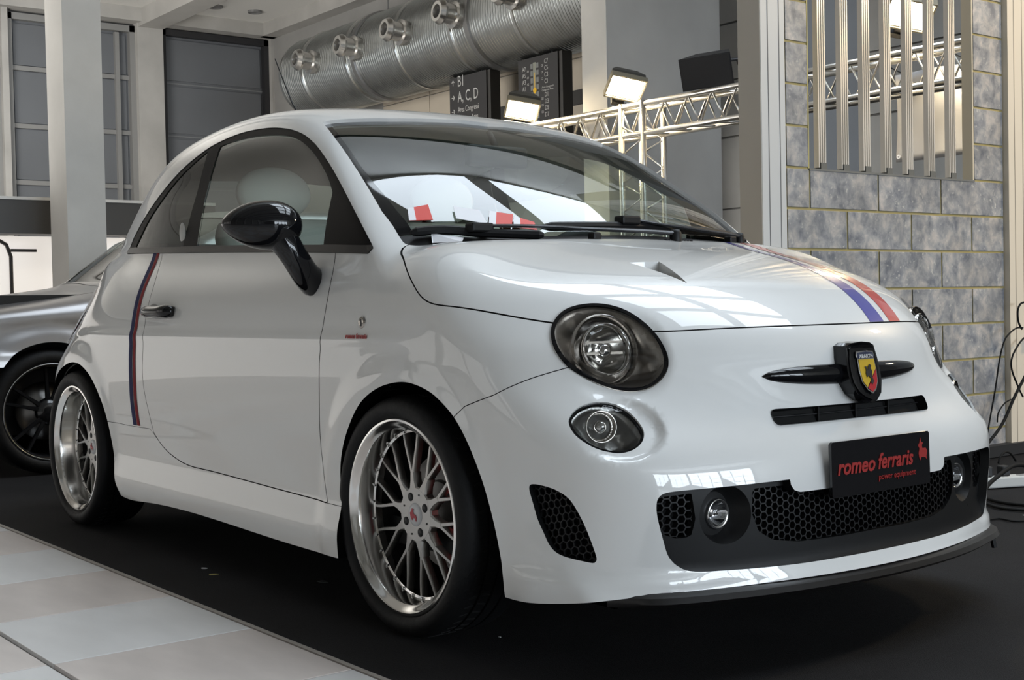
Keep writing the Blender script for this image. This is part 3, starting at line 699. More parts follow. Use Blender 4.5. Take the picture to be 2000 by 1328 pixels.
FT = {
 'dlo': [[-2.14, -0.643, 1.041], [-2.143, -0.616, 1.097], [-2.001, -0.609, 1.194], [-1.856, -0.607, 1.263], [-1.717, -0.606, 1.315], [-1.59, -0.602, 1.351], [-1.472, -0.598, 1.378], [-1.356, -0.595, 1.392], [-1.241, -0.594, 1.399], [-1.128, -0.595, 1.397], [-1.015, -0.598, 1.389], [-0.925, -0.602, 1.376], [-0.846, -0.607, 1.359], [-0.763, -0.616, 1.333], [-0.675, -0.629, 1.293], [-0.58, -0.649, 1.239], [-0.479, -0.673, 1.176], [-0.38, -0.699, 1.11], [-0.293, -0.718, 1.047], [-0.218, -0.732, 0.986], [-0.2, -0.735, 0.969], [-0.212, -0.743, 0.955], [-0.394, -0.743, 0.966], [-0.781, -0.729, 0.985], [-1.235, -0.716, 1.004], [-1.568, -0.706, 1.017]],
 'doorglass': [[-1.365, -0.705, 1.034], [-1.413, -0.652, 1.193], [-1.415, -0.626, 1.278], [-1.389, -0.602, 1.371], [-1.271, -0.602, 1.377], [-1.108, -0.605, 1.373], [-0.938, -0.612, 1.356], [-0.825, -0.619, 1.333], [-0.727, -0.632, 1.296], [-0.633, -0.649, 1.245], [-0.542, -0.672, 1.186], [-0.488, -0.69, 1.14], [-0.465, -0.735, 0.991], [-0.792, -0.722, 1.007], [-1.129, -0.712, 1.023]],
 'rearglass': [[-2.051, -0.647, 1.062], [-1.961, -0.626, 1.162], [-1.837, -0.616, 1.238], [-1.707, -0.611, 1.297], [-1.581, -0.607, 1.338], [-1.483, -0.601, 1.367], [-1.498, -0.623, 1.285], [-1.5, -0.658, 1.168], [-1.484, -0.703, 1.035], [-1.729, -0.689, 1.045]],
 'wsL': [[-0.173, -0.67, 0.997], [-0.214, -0.665, 1.03], [-0.269, -0.664, 1.071], [-0.341, -0.651, 1.125], [-0.443, -0.629, 1.194], [-0.526, -0.613, 1.248], [-0.625, -0.595, 1.309], [-0.758, -0.563, 1.376]],
 'wsT': [[-0.758, -0.563, 1.376], [-0.746, -0.493, 1.389], [-0.718, -0.35, 1.398], [-0.708, -0.224, 1.405], [-0.707, -0.087, 1.409], [-0.708, 0.057, 1.411], [-0.737, 0.23, 1.414]],
 'wsB': [[-0.147, -0.673, 0.979], [0.009, -0.597, 0.977], [0.051, -0.419, 0.983], [0.073, -0.213, 0.986], [0.083, 0.018, 0.987], [0.075, 0.197, 0.986], [-0.151, 0.618, 1.002]],
 'hoodside': [[-0.144, -0.675, 0.977], [-0.126, -0.697, 0.96], [-0.086, -0.718, 0.94], [-0.014, -0.752, 0.902], [0.041, -0.771, 0.867], [0.089, -0.781, 0.838], [0.131, -0.783, 0.823], [0.201, -0.773, 0.814], [0.284, -0.745, 0.802], [0.355, -0.71, 0.788], [0.436, -0.659, 0.772]],
 'headlight': [[0.448, -0.674, 0.751], [0.439, -0.658, 0.772], [0.437, -0.632, 0.793], [0.447, -0.604, 0.806], [0.469, -0.57, 0.811], [0.497, -0.542, 0.807], [0.529, -0.518, 0.793], [0.56, -0.498, 0.769], [0.589, -0.484, 0.74], [0.612, -0.48, 0.71], [0.624, -0.482, 0.683], [0.628, -0.493, 0.657], [0.622, -0.515, 0.634], [0.612, -0.542, 0.62], [0.599, -0.571, 0.617], [0.583, -0.596, 0.62], [0.562, -0.624, 0.631], [0.536, -0.652, 0.65], [0.508, -0.675, 0.674], [0.484, -0.685, 0.701], [0.464, -0.684, 0.727]],
 'lamp': [[0.559, -0.721, 0.558], [0.555, -0.711, 0.574], [0.558, -0.692, 0.589], [0.567, -0.669, 0.597], [0.578, -0.643, 0.599], [0.589, -0.617, 0.594], [0.607, -0.598, 0.581], [0.624, -0.587, 0.564], [0.642, -0.583, 0.544], [0.654, -0.588, 0.528], [0.661, -0.603, 0.512], [0.659, -0.625, 0.499], [0.649, -0.651, 0.493], [0.636, -0.674, 0.496], [0.619, -0.697, 0.505], [0.599, -0.713, 0.519], [0.578, -0.722, 0.536]],
 'vent': [[0.473, -0.763, 0.418], [0.483, -0.761, 0.422], [0.505, -0.756, 0.421], [0.535, -0.749, 0.416], [0.561, -0.741, 0.406], [0.579, -0.735, 0.392], [0.594, -0.728, 0.368], [0.607, -0.72, 0.339], [0.619, -0.712, 0.302], [0.626, -0.706, 0.272], [0.624, -0.707, 0.265], [0.619, -0.71, 0.261], [0.599, -0.722, 0.264], [0.576, -0.735, 0.268], [0.555, -0.743, 0.273], [0.539, -0.749, 0.28], [0.523, -0.752, 0.294], [0.507, -0.754, 0.318], [0.489, -0.756, 0.346], [0.478, -0.758, 0.378], [0.471, -0.762, 0.406]],
 'grille': [[0.8, -0.284, 0.417], [0.786, -0.381, 0.415], [0.769, -0.462, 0.414], [0.74, -0.561, 0.412], [0.724, -0.601, 0.41], [0.718, -0.612, 0.4], [0.716, -0.616, 0.382], [0.717, -0.612, 0.354], [0.72, -0.6, 0.308], [0.724, -0.586, 0.271], [0.734, -0.559, 0.246], [0.748, -0.529, 0.236], [0.77, -0.467, 0.232], [0.798, -0.364, 0.228], [0.819, -0.248, 0.225], [0.833, -0.117, 0.224], [0.835, 0.037, 0.226]],
 'slot': [[0.747, -0.282, 0.555], [0.745, -0.276, 0.561], [0.747, -0.26, 0.564], [0.767, -0.034, 0.568], [0.743, 0.278, 0.567], [0.744, 0.285, 0.559], [0.759, 0.272, 0.535], [0.762, 0.26, 0.532], [0.778, -0.049, 0.535], [0.761, -0.272, 0.531], [0.757, -0.281, 0.535]],
 'doorfront': [[-0.383, -0.743, 0.964], [-0.359, -0.784, 0.843], [-0.361, -0.806, 0.728], [-0.372, -0.809, 0.584], [-0.38, -0.803, 0.438], [-0.336, -0.811, 0.298]],
 'doorbot': [[-0.336, -0.811, 0.298], [-0.689, -0.802, 0.306], [-1.052, -0.801, 0.316], [-1.254, -0.801, 0.32], [-1.383, -0.8, 0.341], [-1.471, -0.8, 0.37], [-1.535, -0.801, 0.407]],
 'doorrear': [[-1.661, -0.701, 1.021], [-1.634, -0.727, 0.966], [-1.595, -0.771, 0.88], [-1.585, -0.807, 0.743], [-1.584, -0.812, 0.683], [-1.592, -0.811, 0.566], [-1.537, -0.801, 0.407]],
 'bumpgap': [[0.25, -0.808, 0.558], [0.285, -0.8, 0.585], [0.382, -0.788, 0.614], [0.457, -0.737, 0.652], [0.508, -0.676, 0.674]],
 'stripeL': [[-1.753, -0.697, 1.021], [-1.754, -0.723, 0.969], [-1.722, -0.754, 0.915], [-1.708, -0.772, 0.879], [-1.706, -0.791, 0.822], [-1.71, -0.804, 0.762], [-1.711, -0.811, 0.702], [-1.715, -0.813, 0.621], [-1.713, -0.81, 0.549], [-1.713, -0.802, 0.421]],
 'stripeR': [[-1.69, -0.701, 1.018], [-1.686, -0.732, 0.955], [-1.665, -0.759, 0.907], [-1.649, -0.774, 0.874], [-1.654, -0.788, 0.834], [-1.655, -0.802, 0.77], [-1.647, -0.811, 0.703], [-1.652, -0.813, 0.622], [-1.656, -0.81, 0.551], [-1.652, -0.802, 0.423]],
 'hb1': [[0.697, 0.13, 0.756], [0.64, 0.157, 0.806], [0.582, 0.17, 0.842], [0.494, 0.187, 0.88], [0.362, 0.221, 0.92], [0.168, 0.283, 0.961], [0.095, 0.273, 0.98]],
 'hb2': [[0.69, 0.188, 0.755], [0.642, 0.215, 0.797], [0.581, 0.234, 0.837], [0.493, 0.251, 0.876], [0.364, 0.269, 0.915], [0.189, 0.292, 0.955], [0.097, 0.309, 0.978]],
 'hr1': [[0.683, 0.222, 0.755], [0.627, 0.249, 0.805], [0.568, 0.263, 0.842], [0.483, 0.289, 0.876], [0.372, 0.317, 0.909], [0.17, 0.346, 0.957], [0.097, 0.348, 0.976]],
 'hr2': [[0.667, 0.287, 0.755], [0.621, 0.307, 0.798], [0.554, 0.319, 0.841], [0.469, 0.353, 0.874], [0.356, 0.39, 0.906], [0.181, 0.4, 0.95], [0.089, 0.397, 0.976]],
 'archf': [[-0.263, -0.811, 0.297], [-0.27, -0.809, 0.381], [-0.255, -0.811, 0.443], [-0.21, -0.816, 0.512], [-0.145, -0.818, 0.575], [-0.063, -0.819, 0.614], [0.023, -0.819, 0.632], [0.092, -0.818, 0.632], [0.166, -0.814, 0.614], [0.225, -0.81, 0.581], [0.265, -0.806, 0.546], [0.302, -0.801, 0.495], [0.335, -0.794, 0.428], [0.359, -0.788, 0.362], [0.378, -0.785, 0.296], [0.39, -0.782, 0.24], [0.393, -0.779, 0.199], [0.392, -0.777, 0.177]],
 'archr': [[-2.454, -0.815, 0.584], [-2.371, -0.818, 0.615], [-2.27, -0.821, 0.632], [-2.172, -0.824, 0.625], [-2.086, -0.825, 0.595], [-2.026, -0.822, 0.552], [-1.974, -0.818, 0.494], [-1.939, -0.813, 0.432], [-1.905, -0.808, 0.341], [-1.879, -0.805, 0.255], [-1.865, -0.802, 0.207], [-1.828, -0.797, 0.171]],
 'scoop': [[0.353, -0.352, 0.911], [0.374, -0.268, 0.913], [0.518, -0.319, 0.859], [0.438, -0.332, 0.887]],
}
def gauss(x, s, z, c, r, ez=1.):
    return np.exp(-(((x-c[0])**2+(s-c[1])**2+((z-c[2])*ez)**2)/r**2))
def pocket(x, s, z, c, a, sh, ra, rb, dep, u0, u1):
    """elliptic dish whose floor sinks along axis a"""
    a = np.array(a)/np.linalg.norm(a); n_ = np.array((.80, .58, .15)); n_ = n_-a*(n_@a); n_ /= np.linalg.norm(n_); b = np.cross(n_, a)
    dx, ds, dz = x-c[0], s-c[1], z-c[2]; u = dx*a[0]+ds*a[1]+dz*a[2]; v = dx*b[0]+ds*b[1]+dz*b[2]; w_ = dx*n_[0]+ds*n_[1]+dz*n_[2]
    r = np.sqrt(((u-sh)/ra)**2+(v/rb)**2+(w_/.14)**4)
    return dep*sstep(u, u0, u1)*(1-sstep(r, .74, 1.06))
def field_car(x, y, z):
    s = np.sqrt(y*y+1e-6); f = field(x, y, z)
    wx = sstep(x, -2.02, -1.8)*(1-sstep(x, -.18, -.05))
    D = .016*(1-sstep(z, .20, .33))*wx*sstep(s, .6, .72)
    D = D-pocket(x, s, z, (.617, .660, .546), (.684, -.712, -.160), .020, .108, .074, .022, -.085, .085)   # pocket beside the lower lamp
    D = D-pocket(x, s, z, (.543, .588, .712), (.62, -.52, -.59), .012, .142, .122, .014, -.06, .13)        # rim round the headlight
    D = D-.006*gauss(x, s, z, (.50, .765, .37), .06, .9)                     # scoop leading into the corner vent
    D = D+(.005+.006*sstep(s, .45, .6))*(1-sstep(z, .210, .250))*sstep(x, .36, .5)                    # lower lip
    D = D-.007*gauss(x*.8+.14, s*.45, z, (.755, 0, .655), .075, 1.2)           # shallow dish round the emblem
    D = D+.004*np.exp(-((z-.735)/.018)**2)*sstep(s, .7, .78)*(1-sstep(x, -.2, .25))  # waist crease
    return f-D
HB = .0115
SURF = grid_surface(field_car, (-2.99, -.92, .10), (.9775, .92, 1.5605), HB)
zbot = spline([-3., -2.7, -2.0, -1.82, -1.6, -.6, -.2, .1, .3, .43, .58, .7, .78, .9], [.24, .24, .21, .166, .166, .164, .163, .165, .166, .160, .174, .192, .198, .198])
def X(k): return np.array(FT[k])
def XZ(k): return X(k)[:, [0, 2]]
g_bottom = lambda V: zbot(V[:, 0])-V[:, 2]
af = np.concatenate([crsp(XZ('archf'), 5, False), [(.393, -.1), (-.258, -.1)]])
ar = np.concatenate([crsp(np.concatenate([[(-2.60, .12), (-2.636, .22), (-2.636, .33), (-2.61, .43), (-2.55, .52)], XZ('archr')]), 5, False), [(-1.80, -.1), (-2.6, -.1)]])
g_arch = lambda V: np.minimum(g_side(af, .55)(V), g_side(ar, .55)(V))
d3 = XZ('dlo'); dl_poly = np.concatenate([crsp(d3[:21], 5, False), d3[21:]])
g_dlo = g_side(dl_poly, .42)
dg = XZ('doorglass'); g_dg = g_side(np.concatenate([dg[:3], crsp(dg[3:12], 5, False), dg[12:]]), .42)
rg = XZ('rearglass'); g_rg = g_side(np.concatenate([crsp(rg[:6], 5, False), rg[6:]]), .42)
# windscreen outline in (|y|, x)
wl = X('wsL'); wt = X('wsT'); wbp = X('wsB')
half = [(-y, x) for x, y, z in wbp if y < -.01][::1]
ws_poly = [(-.1, .076), (0., .076)]+half[::-1]+[(-y, x) for x, y, z in wl]+[(-y, x) for x, y, z in wt[1:] if y < -.01]+[(0., -.685), (-.1, -.685)]
def g_ws(V):
    d = sdf_poly(np.stack([np.abs(V[:, 1]), V[:, 0]], -1), ws_poly); return np.where((V[:, 2] > .93) & (V[:, 0] > -1.0), d, .25)
g_hl = g_plane(crsp(X('headlight'), 4)); g_lamp = g_plane(crsp(X('lamp'), 4)); g_vent = g_plane(crsp(X('vent'), 3))
gp = X('grille'); top = [(-y, z) for x, y, z in gp[:6]]; bot = [(-y, z) for x, y, z in gp[6:] if y < -.01]
gr_poly = [(-.1, .386), (.262, .386), (.278, .392), (.286, .403), (.287, .416)]+list(map(tuple, crsp(np.array([(.382, .415), (.463, .414), (.55, .413), (.595, .41), (.611, .40), (.615, .382), (.612, .355), (.60, .309), (.587, .271), (.563, .247), (.533, .237), (.474, .234), (.374, .231), (.265, .229), (.14, .229)]), 4, False)))+[(-.1, .229)]
g_gr = g_front(gr_poly, .45)
sl_poly = [(-.1, .567), (.274, .567), (.282, .564), (.285, .558), (.284, .541), (.278, .5335), (.270, .5315), (-.1, .5335)]
g_slot = g_front(sl_poly, .45)
hs = X('hoodside'); Hz = spline(list(hs[:, 0])+[.52, .593, .655, .72, .80], list(hs[:, 2])+[.757, .748, .751, .753, .753])
def g_hood(V):
    x = V[:, 0]; sl = (Hz(x+.004)-Hz(x-.004))/.008
    return np.maximum((Hz(x)-V[:, 2])/np.sqrt(1+sl*sl), -.136-x)
bg = X('bumpgap'); zb_x = np.array([.1]+list(bg[:, 0])+[.56, .593, .66]); zb_z = np.array([.44]+list(bg[:, 2])+[.722, .80, .9])
def g_bump(V):
    x = V[:, 0]; zz = np.interp(x, zb_x, zb_z); sl = (np.interp(x+.004, zb_x, zb_z)-np.interp(x-.004, zb_x, zb_z))/.008
    return np.maximum((V[:, 2]-zz)/np.sqrt(1+sl*sl), .2-x)
df, db, dr = XZ('doorfront'), XZ('doorbot'), XZ('doorrear')
door_poly = np.concatenate([crsp(df[::-1], 4, False)[::-1][::1], crsp(db, 4, False)[1:], crsp(dr[::-1], 4, False)[1:], [(-1.657, 1.06), (-.40, 1.02)]])
g_door = g_side(door_poly, .5)
sk_poly = np.concatenate([[(-1.96, .424), (-1.75, .419), (-1.566, .419)], db[::-1][1:], [(-.262, .297), (-.15, .29), (-.15, .05), (-1.99, .05)]])
g_skirt = g_side(sk_poly, .5)
g_fend = lambda V: np.maximum(np.where(V[:, 0] < -.2, np.interp(V[:, 2], [.0, .299, .438, .584, .728, .843, .964, 1.2], [-.33, -.33, -.375, -.371, -.36, -.359, -.392, -.392])-V[:, 0], -.2-V[:, 0]*0-.0), V[:, 2]-.964)
g_tail = g_side(crsp(np.array([(-2.53+.085*math.cos(a), .80+.115*math.sin(a)) for a in np.arange(12)*math.pi/6]), 3), .4)
def g_rw(V):
    d = sdf_poly(np.stack([np.abs(V[:, 1]), V[:, 2]], -1), [(-.1, 1.08), (.40, 1.08), (.45, 1.12), (.44, 1.28), (.38, 1.36), (-.1, 1.38)]); return np.where(V[:, 0] < -2.1, d, .25)

# paints
def paint():
    m = bpy.data.materials.new('white_paint'); m.use_nodes = True; nt = m.node_tree; b = nt.nodes['Principled BSDF']
    b.inputs['Base Color'].default_value = (.80, .80, .785, 1); b.inputs['Roughness'].default_value = .38; b.inputs['Coat Weight'].default_value = 1.; b.inputs['Coat Roughness'].default_value = .015; b.inputs['Coat IOR'].default_value = 1.55
    MATS['white_paint'] = m; return m
white = paint()
gap_m = mat('gap_black', (.01, .01, .01), .8)
gloss_black = mat('gloss_black', (.005, .005, .006), .04, spec=.45)
satin_black = mat('satin_black', (.0075, .0075, .008), .48, spec=.3)
trim_black = mat('trim_black', (.008, .007, .007), .55, spec=.12)
lining_l = mat('headliner', (.62, .62, .60), .9)
car = empty('hatchback_car', (0, 0, 0)); tag(car, 'white three-door hatchback with tricolour stripes and black mirrors on the carpet', 'car')
def two(name, S_, m, parent, out=None):
    """one object for each side of the car"""
    V, N, T = S_; c = V[T].mean(1)[:, 1]; r = []
    for sgn in (-1, 1):
        mk = c*sgn > 0
        if mk.any(): r.append(put(name, select(S_, mk), m, parent))
    return r
def rim_obj(name, S_, E, vec, m, parent, split=None):
    """wall of a cut edge; split(mid-point) gives the piece an edge belongs to"""
    c = S_[0][E].mean(1); key = split(c) if split else np.zeros(len(E), int); r = []
    for k in np.unique(key):
        V, F = rim(S_, E[key == k], vec); r.append(link(name, mesh(name, V, F, True), m, parent))
    return r
by_side = lambda c: (c[:, 1] > 0).astype(int)

# openings
B = refine(SURF, lambda V: np.minimum.reduce([np.abs(g_hl(V)), np.abs(g_lamp(V)), np.abs(g_vent(V)), np.abs(g_gr(V)), np.abs(g_slot(V))])-.004, 1, .006)
B = refine(B, lambda V: np.minimum(np.abs(g_arch(V)), np.abs(g_dlo(V))), 1, .004)
B0 = clip(B, g_bottom)
body, E_arch = clip(B0, neg(g_arch), True)
rim_obj('wheel_housing', body, E_arch, lambda V, N: np.stack([0*V[:, 0], -np.sign(V[:, 1])*(np.abs(V[:, 1])-.50), 0*V[:, 0]], -1), mat('liner_black', (.003, .003, .003), 1., spec=.0), car, lambda c: (c[:, 1] > 0)*2+(c[:, 0] > -1))
body = clip(body, neg(g_dlo)); body, E_w = clip(body, neg(g_ws), True)
rim_obj('screen_surround', body, E_w, lambda V, N: -N*.014, white, car)
body = clip(body, neg(g_hl)); body, E_l = clip(body, neg(g_lamp), True); body, E_v = clip(body, neg(g_vent), True); body, E_g = clip(body, neg(g_gr), True); body, E_s = clip(body, neg(g_slot), True)
body = clip(body, neg(g_rw)); body = clip(body, neg(g_tail))
EPS = .0016
# panels
hood = clip(body, lambda V: g_hood(V)+EPS); rest = clip(body, lambda V: -g_hood(V)+EPS)
bumper = clip(rest, lambda V: g_bump(V)+EPS*.7); rest = clip(rest, lambda V: -g_bump(V)+EPS*.7)
door = clip(rest, lambda V: g_door(V)+EPS); rest = clip(rest, lambda V: -g_door(V)+EPS)
skirt = clip(rest, lambda V: g_skirt(V)+EPS*.5); rest = clip(rest, lambda V: -g_skirt(V)+EPS*.5)
fender = clip(rest, g_fend); shell = clip(rest, neg(g_fend))
g_scoop_poly = X('scoop')[:, [1, 0]]
sc_poly = np.array([(-.345, .352), (-.262, .371), (-.3165, .520), (-.3185, .520), (-.331, .438)])
g_scoop = lambda V: np.where(V[:, 2] > .8, sdf_poly(V[:, [1, 0]], sc_poly), .25)
hood = refine(hood, g_scoop, 2, .012)
hood, E_sc = clip(hood, neg(g_scoop), True)
put('body_shell', shell, white, car); ho = put('hood', hood, white, car); bu = put('front_bumper', bumper, white, car)
fe = two('fender', fender, white, car); do = two('door', door, white, car); sk = two('side_skirt', skirt, white, car)
rim_obj('scoop_wall', hood, E_sc, lambda V, N: np.stack([0*V[:, 0], 0*V[:, 0], -.004-.16*np.clip(.52-V[:, 0], 0, .2)], -1), white, ho)
scf = np.array([(x, y) for y, x in sc_poly])
def solve_z(x, y, lo=.5, hi=1.6):
    x = np.atleast_1d(np.asarray(x, float)); y = np.atleast_1d(np.asarray(y, float)); a = np.full(len(x), lo); b = np.full(len(x), hi)
    for _ in range(40):
        m = (a+b)/2; f = field_car(x, y, m); a = np.where(f < 0, m, a); b = np.where(f < 0, b, m)
    return a
def solve_x(y, z, lo=.2, hi=1.1):
    y = np.atleast_1d(np.asarray(y, float)); z = np.atleast_1d(np.asarray(z, float)); a = np.full(len(y), lo); b = np.full(len(y), hi)
    for _ in range(40):
        m = (a+b)/2; f = field_car(m, y, z); a = np.where(f < 0, m, a); b = np.where(f < 0, b, m)
    return a
def solve_y(x, z):
    x = np.atleast_1d(np.asarray(x, float)); z = np.atleast_1d(np.asarray(z, float)); a = np.zeros(len(x)); b = np.full(len(x), 1.1)
    for _ in range(40):
        m = (a+b)/2; f = field_car(x, m, z); a = np.where(f < 0, m, a); b = np.where(f < 0, b, m)
    return a
def surf_n(P):
    P = np.atleast_2d(P); _, g = fgrad(field_car, P); return g/np.linalg.norm(g, axis=1)[:, None]
zz = solve_z(scf[:, 0], scf[:, 1])-.003-.16*np.clip(.52-scf[:, 0], 0, .2)
link('scoop_floor', mesh('scoop_floor', np.stack([scf[:, 0], scf[:, 1], zz], -1), [tuple(range(len(scf)))]), satin_black, ho)
# dark material in the shut lines
gaps = []
for g in (g_hood, g_bump, g_door, g_skirt):
    s_ = clip(body, lambda V: np.abs(g(V))-.010); gaps.append(offs(s_, -.005))
Vg = np.concatenate([s_[0] for s_ in gaps]); Ng = np.concatenate([s_[1] for s_ in gaps]); o = 0; Tg = []
for s_ in gaps: Tg.append(s_[2]+o); o += len(s_[0])
put('shut_line_seal', (Vg, Ng, np.concatenate(Tg)), gap_m, car)
# front openings return inwards
def edge_wall(src, g, d, nm, m, sp=None):
    s_, E_ = clip(src, neg(g), True); rim_obj(nm, s_, E_, lambda V, N: -N*d, m, bu, sp)
FB = select(B0, (B0[0][B0[2]].mean(1)[:, 0] > .40))
edge_wall(FB, g_vent, .025, 'vent_edge', satin_black, by_side); edge_wall(FB, g_gr, .03, 'grille_edge', satin_black); edge_wall(FB, g_slot, .022, 'slot_edge', satin_black)

# windscreen, cowl, windows
ws = clip(B0, g_ws)
xc_s = spline([0, .2, .35, .5, .62, .70], [-.005, -.015, -.045, -.100, -.165, -.21])
g_cowl = lambda V: xc_s(np.abs(V[:, 1]))-V[:, 0]
cowl = clip(ws, g_cowl); wsg = clip(ws, neg(g_cowl))
frit = clip(wsg, lambda V: -(g_ws(V)+.022+.022*sstep(V[:, 0], -.5, -.2))); wsg = clip(wsg, lambda V: g_ws(V)+.022+.022*sstep(V[:, 0], -.5, -.2))
wglass = glass('windscreen_glass', (.84, .90, .87), 1.95)
sglass = glass('side_glass', (.72, .80, .76), 1.75)
wo = put('windscreen', offs(wsg, -.011), wglass, car); put('frit_band', offs(frit, -.011), gloss_black, wo)
co = put('cowl', offs(cowl, -.012), satin_black, car)
fr_ = clip(B0, g_dlo); fr_ = clip(fr_, neg(g_dg)); fr_ = clip(fr_, neg(g_rg))
belt = np.array([(x, z) for x, z in d3[20:]]+[(d3[0][0], d3[0][1])]); belt = belt[np.argsort(belt[:, 0])]
g_belt = lambda V: V[:, 2]-(np.interp(V[:, 0], belt[:, 0], belt[:, 1])+.022)
for o_ in two('window_frame', offs(clip(fr_, neg(g_belt)), -.002), trim_black, car): pass
two('belt_moulding', offs(clip(fr_, g_belt), .003), mat('belt_trim', (.045, .04, .037), .32), car)
two('door_window', offs(clip(B0, g_dg), -.005), sglass, car); two('quarter_window', offs(clip(B0, g_rg), -.005), glass('quarter_glass', (.06, .07, .065), 1.42), car)
put('rear_window', offs(clip(B0, g_rw), -.004), glass('rear_glass', (.62, .68, .65), 1.5), car)
for o_ in two('tail_light', offs(clip(B0, g_tail), .008), mat('tail_red', (.45, .01, .015), .15, coat=1.), car): pass
# cabin lining and floor pan
ins = select(SURF, (lambda c: (c[:, 0] > -2.62) & (c[:, 0] < -.02) & (c[:, 2] > .30))(SURF[0][SURF[2]].mean(1)))
ins = clip(ins, lambda V: -(g_dlo(V)+.02)); ins = clip(ins, lambda V: -(g_ws(V)+.02)); ins = clip(ins, lambda V: -(g_rw(V)+.01)); ins = clip(ins, neg(g_arch))
up_ = clip(ins, lambda V: .99-V[:, 2]); lo_ = clip(ins, lambda V: V[:, 2]-.99)
put('headliner', offs(up_, -.022), lining_l, car); put('cabin_lining', offs(lo_, -.03), mat('lining_dark', (.10, .10, .095), .8), car)
MB().box((-2.6, -.70, .20), (.62, .70, .27)).build('floor_pan', satin_black, car)
for sx in (0, -2.3):
    for sy in (-1, 1):
        MB().box((sx-.42, sy*.495-.004, .1), (sx+.45, sy*.495+.004, .72)).build('housing_back', MATS['liner_black'], car)

# headlights
HL = select(FB, FB[0][FB[2]].mean(1)[:, 2] > .55); HL = refine(HL, g_hl, 1, .01)
hl_in = clip(HL, g_hl)
chrome_s = mat('smoked_chrome', (.46, .43, .40), .16, metal=1.)
chrome = mat('chrome', (.80, .80, .80), .06, metal=1.)
def bowl(S_, g, d, r):
    V, N, T = S_; k = sstep(-g(V), 0., r); V2 = V-N*(.006+d*k)[:, None]
    fn = np.cross(V2[T[:, 1]]-V2[T[:, 0]], V2[T[:, 2]]-V2[T[:, 0]]); N2 = np.zeros_like(V2)
    for j in range(3): np.add.at(N2, T[:, j], fn)
    return V2, N2/np.maximum(np.linalg.norm(N2, axis=1), 1e-12)[:, None], T
lamp_glass = glass('lamp_glass', (.80, .79, .77), 1.5)
lens = two('headlight', offs(clip(hl_in, lambda V: g_hl(V)+.004), .004), lamp_glass, car)
bw = bowl(clip(hl_in, lambda V: g_hl(V)+.003), g_hl, .055, .05)
def halves(S_):
    c = S_[0][S_[2]].mean(1)[:, 1]; return [select(S_, c < 0), select(S_, c > 0)]
gk = halves(offs(clip(hl_in, lambda V: -(g_hl(V)+.009)), .005))
for i, s_ in enumerate(halves(bw)):
    put('reflector_bowl', s_, mat('bowl_smoke', (.38, .35, .32), .38, metal=1.), lens[i]); put('gasket', gk[i], gloss_black, lens[i])
    sg = -1 if i == 0 else 1
    c = Vector((.522, sg*.583, .708)); ax = Vector((.93, sg*.25, .22)).normalized()
    q = ax.to_track_quat('Y', 'Z').to_matrix().to_4x4(); Mh = Matrix.Translation(c) @ q
    MB().lathe([(.080, -.012), (.083, .006), (.079, .012), (.074, .004), (.070, -.02)], 40, Mh).build('outer_ring', chrome_s, lens[i], sharp=40)
    MB().lathe([(.058, -.03), (.060, .018), (.057, .022), (.053, .016), (.050, -.03)], 40, Mh).build('inner_ring', chrome, lens[i], sharp=40)
    MB().lathe([(.0, -.030), (.02, -.029), (.04, -.02), (.052, .0)], 36, Mh).build('reflector', mat('lamp_reflector', (.45, .44, .42), .12, metal=1.), lens[i], smooth=True)
    MB().lathe([(.0, .012), (.010, .011), (.016, .006), (.018, -.03)], 20, Mh).build('bulb_cap', chrome, lens[i], smooth=True)
    MB().box((-.045, .0, -.010), (.045, .004, -.004), Mh).box((-.045, .0, .016), (.045, .004, .021), Mh).build('lens_bar', chrome_s, lens[i])
# lower lamps
LL = refine(select(FB, (FB[0][FB[2]].mean(1)[:, 2] < .65)), g_lamp, 1, .01); ll = clip(LL, g_lamp)
lens2 = two('driving_lamp', offs(clip(ll, lambda V: g_lamp(V)+.003), -.007), glass('lamp_glass_dark', (.78, .78, .77), 1.6), car)
bw2 = halves(bowl(offs(clip(ll, lambda V: g_lamp(V)+.002), -.012), g_lamp, .04, .035)); edge_wall(LL, g_lamp, .012, 'lamp_edge', white, by_side); gk2 = halves(offs(clip(ll, lambda V: -(g_lamp(V)+.006)), -.0055))
for i in range(2):
    put('reflector_bowl', bw2[i], mat('lamp_smoke', (.42, .42, .41), .34, metal=1.), lens2[i]); put('gasket', gk2[i], gloss_black, lens2[i])
    sg = -1 if i == 0 else 1; Mh = Matrix.Translation((.590, sg*.655, .546)) @ Vector((.9, sg*.4, .1)).normalized().to_track_quat('Y', 'Z').to_matrix().to_4x4()
    MB().lathe([(.0, .005), (.008, .004), (.013, 0), (.016, -.02)], 16, Mh).build('bulb', chrome, lens2[i], smooth=True)
    MB().lathe([(.030, -.02), (.036, .0), (.034, .004), (.026, -.02)], 28, Mh).build('inner_ring', chrome_s, lens2[i], smooth=True)

